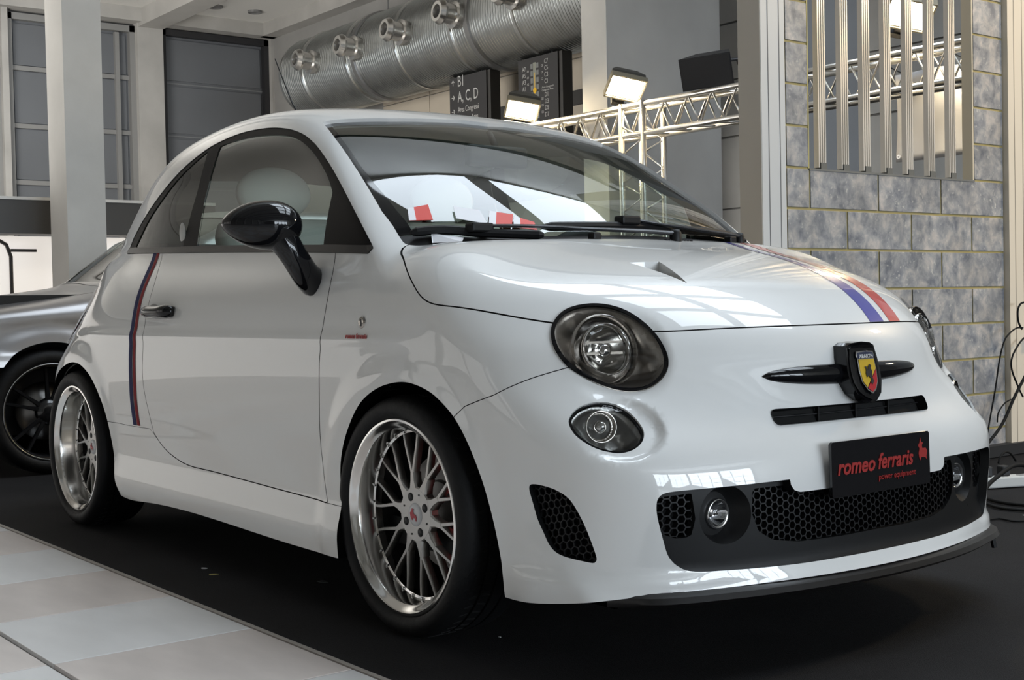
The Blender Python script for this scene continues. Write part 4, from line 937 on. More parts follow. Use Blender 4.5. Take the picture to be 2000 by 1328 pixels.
# lower grille insert, honeycomb, fog lamps
fogC = (.441, .349)
hexC = [(-.1, .40), (.37, .40), (.375, .345), (.358, .305), (.318, .282), (.25, .272), (.12, .270), (-.1, .272)]
hexL = [(.522, .402), (.59, .398), (.602, .385), (.600, .345), (.585, .318), (.556, .306), (.524, .308), (.514, .345)]
gr_in = clip(FB, lambda V: g_gr(V)-.004)
g_hexC = g_front(hexC, .4); g_hexL = g_front(hexL, .4)
g_fog = lambda V: np.hypot(np.abs(V[:, 1])-fogC[0], V[:, 2]-fogC[1])-.064
ins_ = clip(gr_in, neg(g_hexC)); ins_ = clip(ins_, neg(g_hexL)); ins_, E_f = clip(refine(ins_, g_fog, 1, .01), neg(g_fog), True)
V_, N_, T_ = ins_
dep = .026*np.ones(len(V_)); gi = put('grille_insert', (V_-np.array([1., 0, 0])*(.026-.020*(1-sstep(V_[:, 2], .235, .285)))[:, None], N_, T_), satin_black, bu)
sh = (V_-np.array([1., 0, 0])*(.026-.020*(1-sstep(V_[:, 2], .235, .285)))[:, None], N_, T_)
rim_obj('fog_tunnel', sh, E_f, lambda V, N: np.stack([-.045+0*V[:, 0], -np.sign(V[:, 1])*(np.abs(V[:, 1])-fogC[0])*.42, -(V[:, 2]-fogC[1])*.42], -1), satin_black, gi, by_side)
for gg in (g_hexC, g_hexL):
    s_, E_ = clip(gr_in, neg(gg), True); s_ = (s_[0]-np.array([.026, 0, 0]), s_[1], s_[2]); rim_obj('grille_frame', s_, E_, lambda V, N: np.stack([-.02+0*V[:, 0], 0*V[:, 0], 0*V[:, 0]], -1), satin_black, gi)
def hexmesh(name, gfun2, cell, t, depth, surf, m, parent, box):
    """honeycomb walls over a region of (a, b) mapped by surf(points, depths) -> points"""
    R_ = cell/math.sqrt(3); a0, a1, b0, b1 = box; dy = R_*1.5; r = 0; C = []
    y = b0
    while y < b1:
        x = a0+(cell/2 if r % 2 else 0)
        while x < a1: C.append((x, y)); x += cell
        y += dy; r += 1
    C = np.array(C); C = C[gfun2(C)]; k6 = np.arange(6)*math.pi/3; ring = np.stack([np.sin(k6), np.cos(k6)], -1)
    A = C[:, None]+ring*R_; I_ = C[:, None]+ring*(R_-t)
    P = np.concatenate([A, I_, I_], 1).reshape(-1, 2); D = np.tile(np.repeat([0, 0, depth], 6), len(C))
    V = surf(P, D); F = []
    for c in range(len(C)):
        o = c*18
        for k in range(6):
            j = (k+1) % 6; F += [(o+k, o+j, o+6+j, o+6+k), (o+6+k, o+6+j, o+12+j, o+12+k)]
    return link(name, mesh(name, V, F), m, parent)
def fm(off):
    # first axis of the comb is z, second is y
    def f(P, D):
        z = P[:, 0]; y = P[:, 1]; x = solve_x(y, np.clip(z, .25, .6)); return np.stack([x-off-D, y, z], -1)
    return f
hexm = mat('honeycomb_black', (.010, .010, .011), .45, spec=.35)
inpoly = lambda poly: (lambda C: sdf_poly(np.stack([np.abs(C[:, 1]), C[:, 0]], -1), poly, .3) < .004)
hexmesh('honeycomb', inpoly(hexC), .0185, .0016, .014, fm(.034), hexm, gi, (.262, .41, -.40, .40))
hexmesh('honeycomb', inpoly(hexL), .0185, .0016, .014, fm(.034), hexm, gi, (.30, .41, -.62, -.50))
hexmesh('honeycomb', inpoly(hexL), .0185, .0016, .014, fm(.034), hexm, gi, (.30, .41, .50, .62))
bk = (gr_in[0]-np.array([.075, 0, 0]), gr_in[1], gr_in[2]); put('radiator_backing', bk, mat('backing_black', (.003, .003, .003), .9), gi)
for sg in (-1, 1):
    xf = solve_x([sg*fogC[0]], [fogC[1]])[0]-.052
    Mh = Matrix.Translation((xf, sg*fogC[0], fogC[1])) @ Matrix.Rotation(math.radians(-90), 4, 'Z')
    fo = MB().lathe([(.0, .010), (.012, .0095), (.022, .006), (.028, .0)], 28, Mh).build('fog_lamp', glass('fog_glass', (.9, .92, .95), 1.5), car, smooth=True)
    MB().lathe([(.027, .0), (.031, .006), (.034, .002), (.034, -.02)], 28, Mh).build('chrome_ring', chrome, fo, smooth=True)
    MB().lathe([(.0, -.02), (.012, -.018), (.022, -.010), (.028, .0)], 28, Mh).build('reflector', chrome, fo, smooth=True)
    MB().lathe([(.0, -.004), (.006, -.005), (.008, -.016)], 12, Mh).build('bulb_shield', chrome_s, fo, smooth=True)
    MB().lathe([(.034, -.004), (.062, -.006)], 28, Mh).build('fog_base', satin_black, fo)
# corner vents
VN = refine(select(FB, FB[0][FB[2]].mean(1)[:, 2] < .5), g_vent, 1, .008)
vin = clip(VN, lambda V: g_vent(V)-.003)
vb = two('corner_vent', offs(vin, -.032), MATS['backing_black'], bu)
vP = X('vent'); vo, va, vb_, vn = g_vent.o, g_vent.a, g_vent.b, g_vent.n
for i, sg in enumerate((1, -1)):
    def vm(P, D):
        Q_ = vo+P[:, :1]*va+P[:, 1:]*vb_
        x = Q_[:, 0]; z = Q_[:, 2]; y = solve_y(x, z)
        W_ = np.stack([x, -y, z], -1); W_ = W_-surf_n(W_)*(.014+D)[:, None]
        return W_*np.array([1., sg, 1.])
    hexmesh('honeycomb', lambda C: g_vent(vo+C[:, :1]*va+C[:, 1:]*vb_) < .002, .0175, .0015, .012, vm, hexm, vb[i], (-.14, .14, -.09, .09))
# upper slot
sv = clip(FB, lambda V: g_slot(V)-.003); so = put('upper_grille', offs(sv, -.024), MATS['backing_black'], bu)
for y in (-.13, 0, .13):
    x = solve_x([y], [.548])[0]; MB().box((x-.024, y-.002, .532), (x-.014, y+.002, .567)).build('slot_rib', hexm, so)
ys = np.linspace(-.275, .275, 23); x = solve_x(ys, 0*ys+.549)
MB().tube([(a-.018, y, .549) for a, y in zip(x, ys)], .002, 6).build('slot_bar', hexm, so)
sr, Er = clip(FB, neg(g_slot), True); 
V_, F_ = rim(sr, Er, lambda V, N: N*.004); link('slot_frame', mesh('slot_frame', V_, F_, True), gloss_black, so)
# splitter
ys = np.linspace(-.70, .70, 61); xs_ = []; 
P = []
for y in ys:
    xx = solve_x([y], [.215], .0)[0]; P.append((xx, y))
b = MB(); V = []; F = []; m_ = len(P); out = np.array(P); dv = np.gradient(out, axis=0); nrm = np.stack([dv[:, 1], -dv[:, 0]], -1); nrm /= np.linalg.norm(nrm, axis=1)[:, None]
for i, (x, y) in enumerate(P):
    k = 1-sstep(np.array([abs(y)]), .60, .70)[0]; nx_, ny_ = nrm[i]
    for d, z in ((-.10, .172), (.016*k, .170), (.024*k+.002, .178), (.018*k+.002, .190), (-.01, .203), (-.10, .203)):
        V.append((x+nx_*d, y+ny_*d, z))
for i in range(m_-1):
    for j in range(6): F.append((i*6+j, i*6+(j+1) % 6, (i+1)*6+(j+1) % 6, (i+1)*6+j))
F += [tuple(range(6)), tuple((m_-1)*6+j for j in range(5, -1, -1))]
b.add(V, F).build('splitter', mat('splitter_black', (.010, .009, .009), .32), car, sharp=35)
MB().tube([(.742, .585, .172), (.745, .590, .145)], .008, 6).build('tow_eye', satin_black, car)
# ------------------------------------------------------------------ wheels
rubber = mat('tyre_rubber', (.007, .007, .0075), .6, spec=.3, bump=.15, bscale=60)
polished = mat('polished_rim', (.86, .85, .83), .13, metal=1.)
spoke_m = mat('spoke_silver', (.50, .49, .475), .32, metal=1., noise=.04)
spoke_dk = mat('spoke_side', (.10, .10, .10), .4, metal=.7)
disc_m = mat('brake_disc', (.30, .29, .28), .35, metal=1.)
red_cal = mat('caliper_red', (.75, .012, .015), .3, coat=.6)
RL, RT = .243, .298
tyre_prof = [(.236, -.010), (.243, -.004), (.249, .006), (.262, .0115), (.277, .010), (.288, .003), (.295, -.010), (.298, -.026)]
for g0 in (-.055, -.092, -.128): tyre_prof += [(.298, g0+.004), (.291, g0+.003), (.291, g0-.003), (.298, g0-.004)]
tyre_prof += [(.298, -.16), (.295, -.178), (.286, -.192), (.262, -.205), (.243, -.195), (.236, -.185)]
tyre_me = MB().lathe(tyre_prof, 96).me('tyre', True, True, 40); tyre_me.materials.append(rubber)
sip = MB()
for k in range(60):
    a = 2*math.pi*k/60; Mr = Matrix.Rotation(a, 4, 'Y')
    sip.box((-.0025, -.052, .2965), (.0025, -.028, .2988), Mr @ Matrix.Rotation(.3, 4, 'Z')); sip.box((-.0025, -.088, .2965), (.0025, -.060, .2988), Mr @ Matrix.Rotation(-.2, 4, 'Z'))
sip_me = sip.me('tread_sipe'); sip_me.materials.append(mat('sipe_black', (.004, .004, .004), .9))
def rim_me(dish):
    p = [(.236, -.012), (.2425, -.005), (.2435, .0), (.241, .003), (.236, .0035), (.231, .000), (.226, -.006), (.218, -.012), (.2155, -.02), (.213, -dish+.012), (.211, -dish+.004), (.205, -dish+.002), (.2045, -dish-.02), (.206, -.19), (.23, -.198)]
    m = MB().lathe(p, 96).me('rim', True, True, 35); m.materials.append(polished); return m
def barrel_me(dish):
    m = MB().lathe([(.2035, -dish-.018), (.2035, -.19)], 64).me('inner_barrel', True); m.materials.append(mat('barrel_dark', (.05, .05, .05), .4, metal=.6)); return m
def arm(path, w_, d0, d1, b):
    P = [Vector(p) for p in path]; n_ = len(P); V = []
    for i, p in enumerate(P):
        t = (P[min(i+1, n_-1)]-P[max(i-1, 0)]).normalized(); s_ = Vector((-t.y, t.x)); ww = w_[i]; dep = d0[i]
        for q, e in ((-1, -d1), (-1, -.004), (-.7, 0), (.7, 0), (1, -.004), (1, -d1)): V.append((p.x+s_.x*ww*q, dep+e, p.y+s_.y*ww*q))
    F = []
    for i in range(n_-1):
        for j in range(6): F.append((i*6+j, i*6+(j+1) % 6, (i+1)*6+(j+1) % 6, (i+1)*6+j))
    F += [tuple(range(5, -1, -1)), tuple((n_-1)*6+j for j in range(6))]
    b.add(V, F)
def spoke_mesh(dish):
    b = MB(); hub = -dish+.012
    arm([(0, .060), (0, .085), (0, .105)], [.0200, .0100, .0085], [hub, hub-.001, hub-.003], .022, b)
    for s_ in (-1, 1):
        pts = []; ws_ = []; ds = []
        for t in np.linspace(0, 1, 9):
            r = .098+(.2065-.098)*t; th = s_*.157*(math.sin(t*math.pi*.5)**.85)
            pts.append((r*math.sin(th), r*math.cos(th))); ws_.append(.0056-.0014*t); ds.append(hub-.003-.008*t)
        arm(pts, ws_, ds, .018, b)
    m = b.me('spoke', True, True, 40); m.materials.append(spoke_m); return m
cap_white = mat('cap_white', (.75, .76, .78), .3); cap_red = mat('cap_red', (.55, .05, .07), .35)
def wheel(loc, sgn, dish, front):
    q = Matrix.Translation(loc) @ (Matrix.Rotation(math.pi, 4, 'Z') if sgn < 0 else Matrix.Identity(4))
    def L(nm, me, par, M=None, mm=None):
        o = link(nm, me, mm, par)
        if M is not None: o.matrix_local = M
        return o
    w_ = link('wheel', rim_c[dish], None, car); w_.matrix_local = q
    o = L('tyre', tyre_me, w_); L('tread_sipe', sip_me, w_)
    L('inner_barrel', barrel_c[dish], w_)
    for k in range(10): L('spoke', spoke_c[dish], w_, Matrix.Rotation(2*math.pi*k/10+.16, 4, 'Y'))
    L('hub', hub_c[dish], w_)
    L('rim_bolts', bolt_c[dish], w_)
    for k in range(4): L('lug_hole', lug_me, w_, Matrix.Rotation(2*math.pi*k/4+.45, 4, 'Y') @ Matrix.Translation((0, -dish+.0125, .047)))
    for k in range(4): L('vent_hole', pin_me, w_, Matrix.Rotation(2*math.pi*k/4+.45+math.pi/4, 4, 'Y') @ Matrix.Translation((0, -dish+.0122, .053)))
    c = L('centre_cap', capm_me, w_, Matrix.Translation((0, -dish+.012, 0)))
    L('cap_emblem', cape_me, w_, Matrix.Translation((0, -dish+.0178, 0)))
    L('brake_disc', disc_me, w_)
    if front:
        Mc = (Matrix.Rotation(math.radians(-80) if sgn < 0 else math.radians(80), 4, 'Y'))
        o = L('brake_caliper', cal_me, w_, Mc)
    return w_
def hub_me(dish):
    h = -dish+.012
    m = MB().lathe([(.0, h), (.066, h), (.070, h-.003), (.072, h-.020), (.0, h-.025)], 48).me('hub', True, True, 30); m.materials.append(spoke_m); return m
def bolts_me(dish):
    b = MB()
    for k in range(30):
        a = 2*math.pi*k/30+.05; b.lathe([(.0, .006), (.0025, .0055), (.0032, .004), (.0032, -.001)], 6, Matrix.Translation((.2085*math.cos(a), -dish+.003, .2085*math.sin(a))))
    m = b.me('rim_bolts'); m.materials.append(chrome); return m
rim_c, barrel_c, spoke_c, hub_c, bolt_c = {}, {}, {}, {}, {}
for d in (.058, .082): rim_c[d] = rim_me(d); barrel_c[d] = barrel_me(d); spoke_c[d] = spoke_mesh(d); hub_c[d] = hub_me(d); bolt_c[d] = bolts_me(d)
lug_me = MB().lathe([(.0, .0006), (.0108, .0006), (.0112, -.002)], 18).me('lug_hole', True); lug_me.materials.append(black_pl)
pin_me = MB().lathe([(.0, .0008), (.0028, .0008)], 10).me('vent_hole'); pin_me.materials.append(black_pl)
capm_me = MB().lathe([(.0, .005), (.020, .0045), (.027, .003), (.0295, .0)], 32).me('centre_cap', True); capm_me.materials.append(cap_white)
eb = MB()
fig = [(-.012, -.006), (-.006, -.014), (-.002, -.007), (.006, -.008), (.012, -.016), (.014, -.006), (.010, .001), (.002, .002), (-.002, .010), (.002, .014), (-.006, .016), (-.010, .008), (-.015, .004)]
eb.prism(fig, 0, .001, lambda u, v, d: (-u, d, v)); cape_me = eb.me('cap_emblem'); cape_me.materials.append(cap_red)
disc_me = MB().lathe([(.0, -.115), (.075, -.115), (.080, -.125), (.142, -.125), (.142, -.147), (.0, -.147)], 64).me('brake_disc', True, True, 30); disc_me.materials.append(disc_m)
cb_ = MB(); n_ = 10; V = []; F = []
for i in range(n_+1):
    a = math.radians(-34+68*i/n_)
    for r, y in ((.110, -.084), (.178, -.078), (.190, -.084), (.188, -.175), (.110, -.175)): V.append((r*math.sin(a), y, r*math.cos(a)))
for i in range(n_):
    for j in range(5): F.append((i*5+j, i*5+(j+1) % 5, (i+1)*5+(j+1) % 5, (i+1)*5+j))
F += [(0, 1, 2, 3, 4), tuple(n_*5+j for j in range(4, -1, -1))]
cb_.add(V, F); cal_me = cb_.me('brake_caliper', True, True, 30); cal_me.materials.append(red_cal)
wheel((0, -.80, RT+.001), -1, .058, True); wheel((0, .80, RT+.001), 1, .058, True)
wheel((-2.3, -.807, RT+.001), -1, .082, False); wheel((-2.3, .807, RT+.001), 1, .082, False)

# ------------------------------------------------------------------ stripes, emblem, plate, mirrors and other fittings
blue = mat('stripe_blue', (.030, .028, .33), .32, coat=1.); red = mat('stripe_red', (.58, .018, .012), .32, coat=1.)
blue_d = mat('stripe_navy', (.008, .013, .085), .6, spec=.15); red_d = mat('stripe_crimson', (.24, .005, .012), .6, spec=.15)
def band(A, B_, f0, f1):
    A = crsp(A, 5, False); B_ = crsp(B_, 5, False); P0 = A+(B_-A)*f0; P1 = A+(B_-A)*f1; return np.concatenate([P0, P1[::-1]])
SA, SB = XZ('stripeL'), XZ('stripeR'); SA = SA.copy(); SB = SB.copy(); SA[0, 1] += .03; SB[0, 1] += .03
# smooth the traced edges
zs_ = np.linspace(1.03, .424, 9); fa = np.polyfit(SA[:, 1], SA[:, 0], 4); fb_ = np.polyfit(SB[:, 1], SB[:, 0], 4)
SA = np.stack([np.polyval(fa, zs_), zs_], -1); SB = np.stack([np.polyval(fb_, zs_), zs_], -1)
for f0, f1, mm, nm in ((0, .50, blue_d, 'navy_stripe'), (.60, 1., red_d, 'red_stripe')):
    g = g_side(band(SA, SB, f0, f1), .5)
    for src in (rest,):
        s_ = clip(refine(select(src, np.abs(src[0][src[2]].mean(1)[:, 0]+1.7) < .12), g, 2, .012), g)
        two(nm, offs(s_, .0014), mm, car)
hb = {}
for k in ('hb1', 'hb2', 'hr1', 'hr2'):
    P = X(k); c = np.polyfit(P[:, 0], P[:, 1], 1); xs_ = np.linspace(-.1, .80, 12); hb[k] = np.stack([xs_, np.polyval(c, xs_)], -1)
for a_, b_, mm, nm in (('hb1', 'hb2', blue, 'blue_stripe'), ('hr1', 'hr2', red, 'red_stripe')):
    poly = np.concatenate([hb[a_], hb[b_][::-1]])
    g = lambda V: np.where((V[:, 1] > 0) & (V[:, 2] > .7), sdf_poly(V[:, [0, 1]], poly, .4), .4)
    s_ = clip(refine(select(hood, hood[0][hood[2]].mean(1)[:, 1] > .02), g, 1, .01), g)
    put(nm, offs(s_, .0008), mm, ho)
# nose emblem: whisker bar and shield
em = empty('nose_emblem', (.77, 0, .64)); em.parent = car
for sg in (-1, 1):
    ysr = np.linspace(.03, .283, 14); xs_ = solve_x(sg*ysr, 0*ysr+.637); k = (ysr-.03)/.253
    P = [(x+.004*(1-kk) - .77, sg*y, .0+.004*kk) for x, y, kk in zip(xs_, ysr, k)]
    MB().tube([(p[0], p[1], p[2]-.003) for p in P], [.0185*max(1-kk**2.6, .004)**.52 for kk in k], 14, sq=1.3, up=(0, 0, 1)).build('whisker', gloss_black, em, smooth=True)
shield = [(-.046, .052), (-.030, .058), (0, .0605), (.030, .058), (.046, .052), (.052, .028), (.0545, 0), (.052, -.026), (.040, -.048), (.018, -.062), (0, -.068), (-.018, -.062), (-.040, -.048), (-.052, -.026), (-.0545, 0), (-.052, .028)]
tl = .20
def shM(u, v, d): u = u*1.10; v = v*1.12+.004; return (-.008+d-.22*v-.006*(u/.05)**2, u, v)
hb_ = MB(); hb_.prism([(u*1.0, v*1.0) for u, v in shield], -.06, .030, shM); hb_.build('shield_holder', gloss_black, em)
hb_ = MB(); hb_.prism([(u*.90, v*.90) for u, v in shield], .030, .0335, shM); hb_.build('shield_bevel', gloss_black, em)
inner = [(-.028, .040), (0, .0425), (.028, .040), (.031, .030), (.028, .026), (.030, .0), (.026, -.024), (.014, -.040), (0, -.048), (-.014, -.040), (-.026, -.024), (-.030, 0), (-.028, .026), (-.031, .030)]
MB().prism(inner, .0335, .0355, shM).build('badge_chrome', chrome, em)
ins2 = lambda f: [(u*f, v*f-.001) for u, v in inner]
top_ = [(-.0255, .0375), (0, .0395), (.0255, .0375), (.028, .0285), (.026, .0255), (-.026, .0255), (-.028, .0285)]
MB().prism(top_, .0355, .0362, shM).build('badge_header', mat('badge_blue', (.03, .035, .07), .3), em)
yel = [(-.0255, .0235), (.0255, .0235), (.0265, .004), (-.014, -.034), (-.0235, -.022), (-.027, 0)]
MB().prism(yel, .0355, .0362, shM).build('badge_yellow', mat('badge_yellow', (.62, .40, .02), .35, coat=.5), em)
rd = [(.0268, .002), (.0268, 0), (.0235, -.022), (.0125, -.037), (0, -.0445), (-.0125, -.036)]
MB().prism(rd, .0355, .0362, shM).build('badge_red', mat('badge_red', (.45, .012, .02), .35, coat=.5), em)
scp = [(-.004, .012), (.004, .018), (.010, .014), (.006, .008), (.010, .000), (.006, -.012), (.010, -.024), (.002, -.032), (-.004, -.026), (0, -.018), (-.008, -.010), (-.014, -.014), (-.016, -.004), (-.012, .006), (-.017, .012), (-.010, .013), (-.006, .004)]
MB().prism([(u*.85+.002, v*.85-.002) for u, v in scp], .0362, .0367, shM).build('scorpion', black_pl, em)
Mt = frame_M((-.008+.0372-.22*.036, -.027, .0335), (0, 1, 0), (-.22, 0, 1)); text('badge_lettering', 'ABARTH', .0125, Mt, mat('badge_white', (.8, .8, .8), .4), em, sx=1.05)
# number plate
PX, PZ, PT = .832, .428, -.025
plate_m = mat('plate_black', (.010, .0095, .0105), .09, coat=.6); plate_red = mat('plate_red', (.36, .022, .020), .45)
pb = empty('number_plate', (PX, 0, PZ)); pb.parent = car
rrp = [(u, v) for u, v in [(-.183, -.058), (-.178, -.063), (.178, -.063), (.183, -.058), (.183, .058), (.178, .063), (-.178, .063), (-.183, .058)]]
def plM(u, v, d): return (d-.02*v, u, v)
MB().prism(rrp, -.006, 0, plM).build('plate', plate_m, pb)
MB().prism([(u*.97, v*.97) for u, v in rrp], -.012, -.006, plM).build('plate_holder', black_pl, pb)
def plt(o, sz, t, **k): text('plate_lettering', t, sz, frame_M((.0012-.02*o[1], o[0], o[1]), (0, 1, 0), (-.02, 0, 1)), plate_red, pb, **k)
plt((-.166, -.012), .050, 'romeo', shear=.25, sx=.98, bold=.0012); plt((-.020, -.010), .050, 'ferraris', shear=.25, sx=.90, bold=.0012); plt((-.018, -.036), .020, 'power equipment', shear=.12, sx=.98)
deer = [(.0, 0), (.004, .012), (-.002, .020), (.004, .026), (.008, .040), (.012, .028), (.020, .026), (.014, .020), (.016, .012), (.030, .012), (.036, .004), (.032, -.008), (.034, -.018), (.028, -.012), (.012, -.010), (.006, -.018), (.002, -.010)]
MB().prism([(u*.95+.138, v*.95+.012) for u, v in deer], 0.0004, .0012, plM).build('plate_emblem', plate_red, pb)
# door mirrors
def ellipsoid(c, M3, n=(28, 18), shape=None):
    V = []; F = []; nu, nv = n
    for j in range(nv+1):
        ph = math.pi*j/nv
        for i in range(nu):
            th = 2*math.pi*i/nu; p = Vector((math.sin(ph)*math.cos(th), math.sin(ph)*math.sin(th), math.cos(ph)))
            if shape: p = shape(p)
            V.append(tuple(Vector(c)+M3 @ p))
    for j in range(nv):
        for i in range(nu): F.append((j*nu+i, j*nu+(i+1) % nu, (j+1)*nu+(i+1) % nu, (j+1)*nu+i))
    return V, F
for sg in (-1, 1):
    lat = Vector((-.42, sg*.90, .04)).normalized(); upv = Vector((0, 0, 1)); upv = (upv-lat*upv.dot(lat)).normalized(); frv = lat.cross(upv)*(-sg)
    if frv.x < 0: frv = -frv
    M3 = Matrix(((lat.x, upv.x, frv.x), (lat.y, upv.y, frv.y), (lat.z, upv.z, frv.z)))
    def shp(p):
        # lateral taper to the outer end, flat rear face
        a, b_, c_ = p.x, p.y, p.z
        w_ = (1-.20*a-.12*a*a)
        sx_ = math.copysign(abs(a)**.9, a)
        c2 = c_*.075 if c_ > 0 else c_*.030
        return Vector((sx_*.108, b_*.066*w_, c2*(1-.1*a)))
    bk_ = .10 if sg > 0 else 0.   # the far mirror is folded back
    ctr = Vector((-.478-bk_, sg*(.912-bk_*.4), 1.043))
    V, F = ellipsoid(ctr, M3, (40, 26), shp)
    mi = MB().add(V, F).build('door_mirror', gloss_black, car, smooth=True)
    P = [(-.452, sg*.868, 1.01), (-.440, sg*.850, .975), (-.442, sg*.825, .940), (-.455, sg*.795, .908), (-.468, sg*.768, .890)]
    P = crsp(np.array(P)-np.array([bk_, sg*bk_*.3, 0]), 4, False); MB().tube(P.tolist(), list(np.interp(np.linspace(0, 1, len(P)), [0, .35, .8, 1], [.050, .043, .046, .048])), 20, sq=.85, up=(0, 0, 1)).build('mirror_stalk', gloss_black, mi, smooth=True)
    V, F = ellipsoid(ctr-frv*.031, M3, (28, 14), lambda p: Vector((p.x*.092, p.y*.048, p.z*.003))); MB().add(V, F).build('mirror_glass', chrome, mi, smooth=True)
# door handles
for sg in (-1, 1):
    xs_ = np.linspace(-1.585, -1.355, 9); zz = np.interp(xs_, [-1.585, -1.355], [.818, .817]); yy = solve_y(xs_, zz)
    P = [(x, sg*(y+.004+.022*math.sin(math.pi*(i/8))**.6), z) for i, (x, y, z) in enumerate(zip(xs_, yy, zz))]
    hd = MB().tube(P, [.014, .019, .021, .020, .019, .019, .021, .022, .016], 14, up=(0, 0, 1)).build('door_handle', gloss_black, car, smooth=True)
    V, F = ellipsoid((-1.53, sg*(solve_y([-1.53], [.815])[0]-.002), .815), Matrix(((.05, 0, 0), (0, .004, 0), (0, 0, .03))), (20, 10)); MB().add(V, F).build('handle_recess', mat('recess_grey', (.30, .30, .29), .4), hd, smooth=True)
    # keyhole badge and script on the fender
    y0 = solve_y([-.16], [.777])[0]
    kb = MB().lathe([(.0, .004), (.012, .0045), (.0145, .003), (.016, 0)], 24, Matrix.Translation((-.16, sg*y0, .777)) @ (Matrix.Rotation(math.pi, 4, 'Z') if sg < 0 else Matrix.Identity(4))).build('side_marker', chrome_s, car, smooth=True)
    MB().box((-.164, sg*(y0+.004)-.001, .768), (-.156, sg*(y0+.004)+.001, .786)).build('marker_slot', black_pl, kb)
    Mt = frame_M((-.228 if sg < 0 else -.112, sg*(solve_y([-.17], [.741])[0]+.0015), .737), (-sg, 0, 0), (0, 0, 1)); text('side_lettering', 'romeo ferraris', .0185, Mt, mat('script_red', (.40, .05, .05), .5), car, shear=.2, sx=.95, bold=.0004)
    # pillar badge
    V, F = ellipsoid((-1.516, sg*(solve_y([-1.516], [1.084])[0]+.001), 1.084), Matrix(((.024, 0, 0), (0, .004, 0), (0, -.0, .036))), (24, 12)); MB().add(V, F).build('pillar_badge', mat('badge_pale', (.42, .42, .40), .35), car, smooth=True)
MB().tube([(-1.80, 0, 1.46), (-1.99, 0, 1.64), (-2.131, 0, 1.843)], [.0045, .003, .0022], 8).build('aerial', satin_black, car, smooth=True)
# wipers
def on_ws(P, h):
    P = np.array(P); z = solve_z(P[:, 0], P[:, 1], .9, 1.55); Q_ = np.stack([P[:, 0], P[:, 1], z], -1); return Q_+surf_n(Q_)*h
for k, (bl, armp) in enumerate((([(-.185, -.640), (-.150, -.555), (-.100, -.475), (-.056, -.395), (-.012, -.330)], [(-.104, -.475), (-.040, -.315), (.018, -.184), (.047, -.021), (.068, .08)]), ([(-.067, -.294), (-.045, -.13), (-.044, .057), (-.066, .28), (-.168, .620)], [(-.050, .0), (-.030, .14), (-.03, .31), (-.055, .42), (-.085, .50)]))):
    W_ = on_ws(crsp(np.array(bl)+np.array([.016, 0]), 4, False), .004)
    wi = MB().tube(W_.tolist(), [.006]+[.0125]*(len(W_)-2)+[.006], 8, sq=1.0, up=(0, 0, 1)).build('wiper', satin_black, car)
    A_ = on_ws(crsp(np.array(armp)+np.array([.012, 0]), 4, False), .020); MB().tube(A_.tolist(), list(np.linspace(.0075, .011, len(A_))), 8, sq=.6, up=(0, 0, 1)).build('wiper_arm', mat('wiper_satin', (.03, .03, .033), .25), wi)
    q_ = Vector(A_[0]); MB().bbox((q_.x-.02, q_.y-.035, q_.z-.018), (q_.x+.02, q_.y+.035, q_.z+.008), .006).build('wiper_clip', satin_black, wi)
    q_ = Vector(A_[-1]); MB().lathe([(.0, .012), (.012, .010), (.017, 0), (.017, -.03)], 16, Matrix.Translation(q_) @ Matrix.Rotation(math.radians(90), 4, 'X')).build('wiper_pivot', satin_black, wi, smooth=True)
for (x, y) in ((.060, -.20), (.030, .36)):
    z = solve_z([x], [y])[0]; MB().bbox((x-.014, y-.014, z-.006), (x+.014, y+.014, z+.016), .005).build('washer_jet', satin_black, ho)
for k in range(9):
    y = .045+.012*k*1.0; x = .078; z = solve_z([x], [y])[0]; MB().box((x-.004, y-.003, z-.002), (x+.010, y+.003, z+.0012)).build('hood_grille_slot', black_pl, ho)

# cabin: dashboard, seats, steering wheel, rear-view mirror, rear bench
dash_m = mat('dashboard_dark', (.035, .035, .035), .6); seat_m = mat('seat_pale', (.50, .52, .49), .7); seat_d = mat('seat_dark', (.03, .03, .03), .7)
prof = [(-.10, .93), (-.28, .975), (-.45, .985), (-.58, .955), (-.64, .88), (-.62, .74), (-.5, .60), (-.1, .60)]
V = []; F = []; ysd = np.linspace(-.62, .62, 15)
for y in ysd:
    for i, (x, z) in enumerate(prof): V.append((x-.10*(y/.62)**2*(i < 3), y, z+.015*math.exp(-((y-.36)/.16)**2)*(i in (1, 2, 3))))
m_ = len(prof)
for i in range(len(ysd)-1):
    for j in range(m_-1): F.append((i*m_+j, i*m_+j+1, (i+1)*m_+j+1, (i+1)*m_+j))
MB().add(V, F).build('dashboard', dash_m, car, sharp=50)
for y in (-.36, .36):
    st = MB().bbox((-1.32, y-.25, .42), (-.82, y+.25, .58), .06).build('seat', seat_m, car, smooth=True)
    Mb = Matrix.Translation((-1.30, y, .55)) @ Matrix.Rotation(math.radians(-14), 4, 'Y')
    b = MB(); b.bbox((-.07, -.24, 0), (.07, .24, .60), .055); b.V = [tuple(Mb @ Vector(v)) for v in b.V]; b.build('backrest', seat_m, st, smooth=True)
    V, F = ellipsoid((-1.475, y, 1.225), Matrix(((.055, 0, 0), (0, .145, 0), (0, 0, .095))), (24, 14)); MB().add(V, F).build('headrest', seat_m, st, smooth=True)
    MB().tube([(-1.45, y-.05, 1.10), (-1.47, y-.05, 1.2)], .007, 8).tube([(-1.45, y+.05, 1.10), (-1.47, y+.05, 1.2)], .007, 8).build('headrest_post', chrome, st)
rb = MB().bbox((-2.3, -.52, .5), (-1.85, .52, .68), .05).build('rear_bench', seat_d, car, smooth=True)
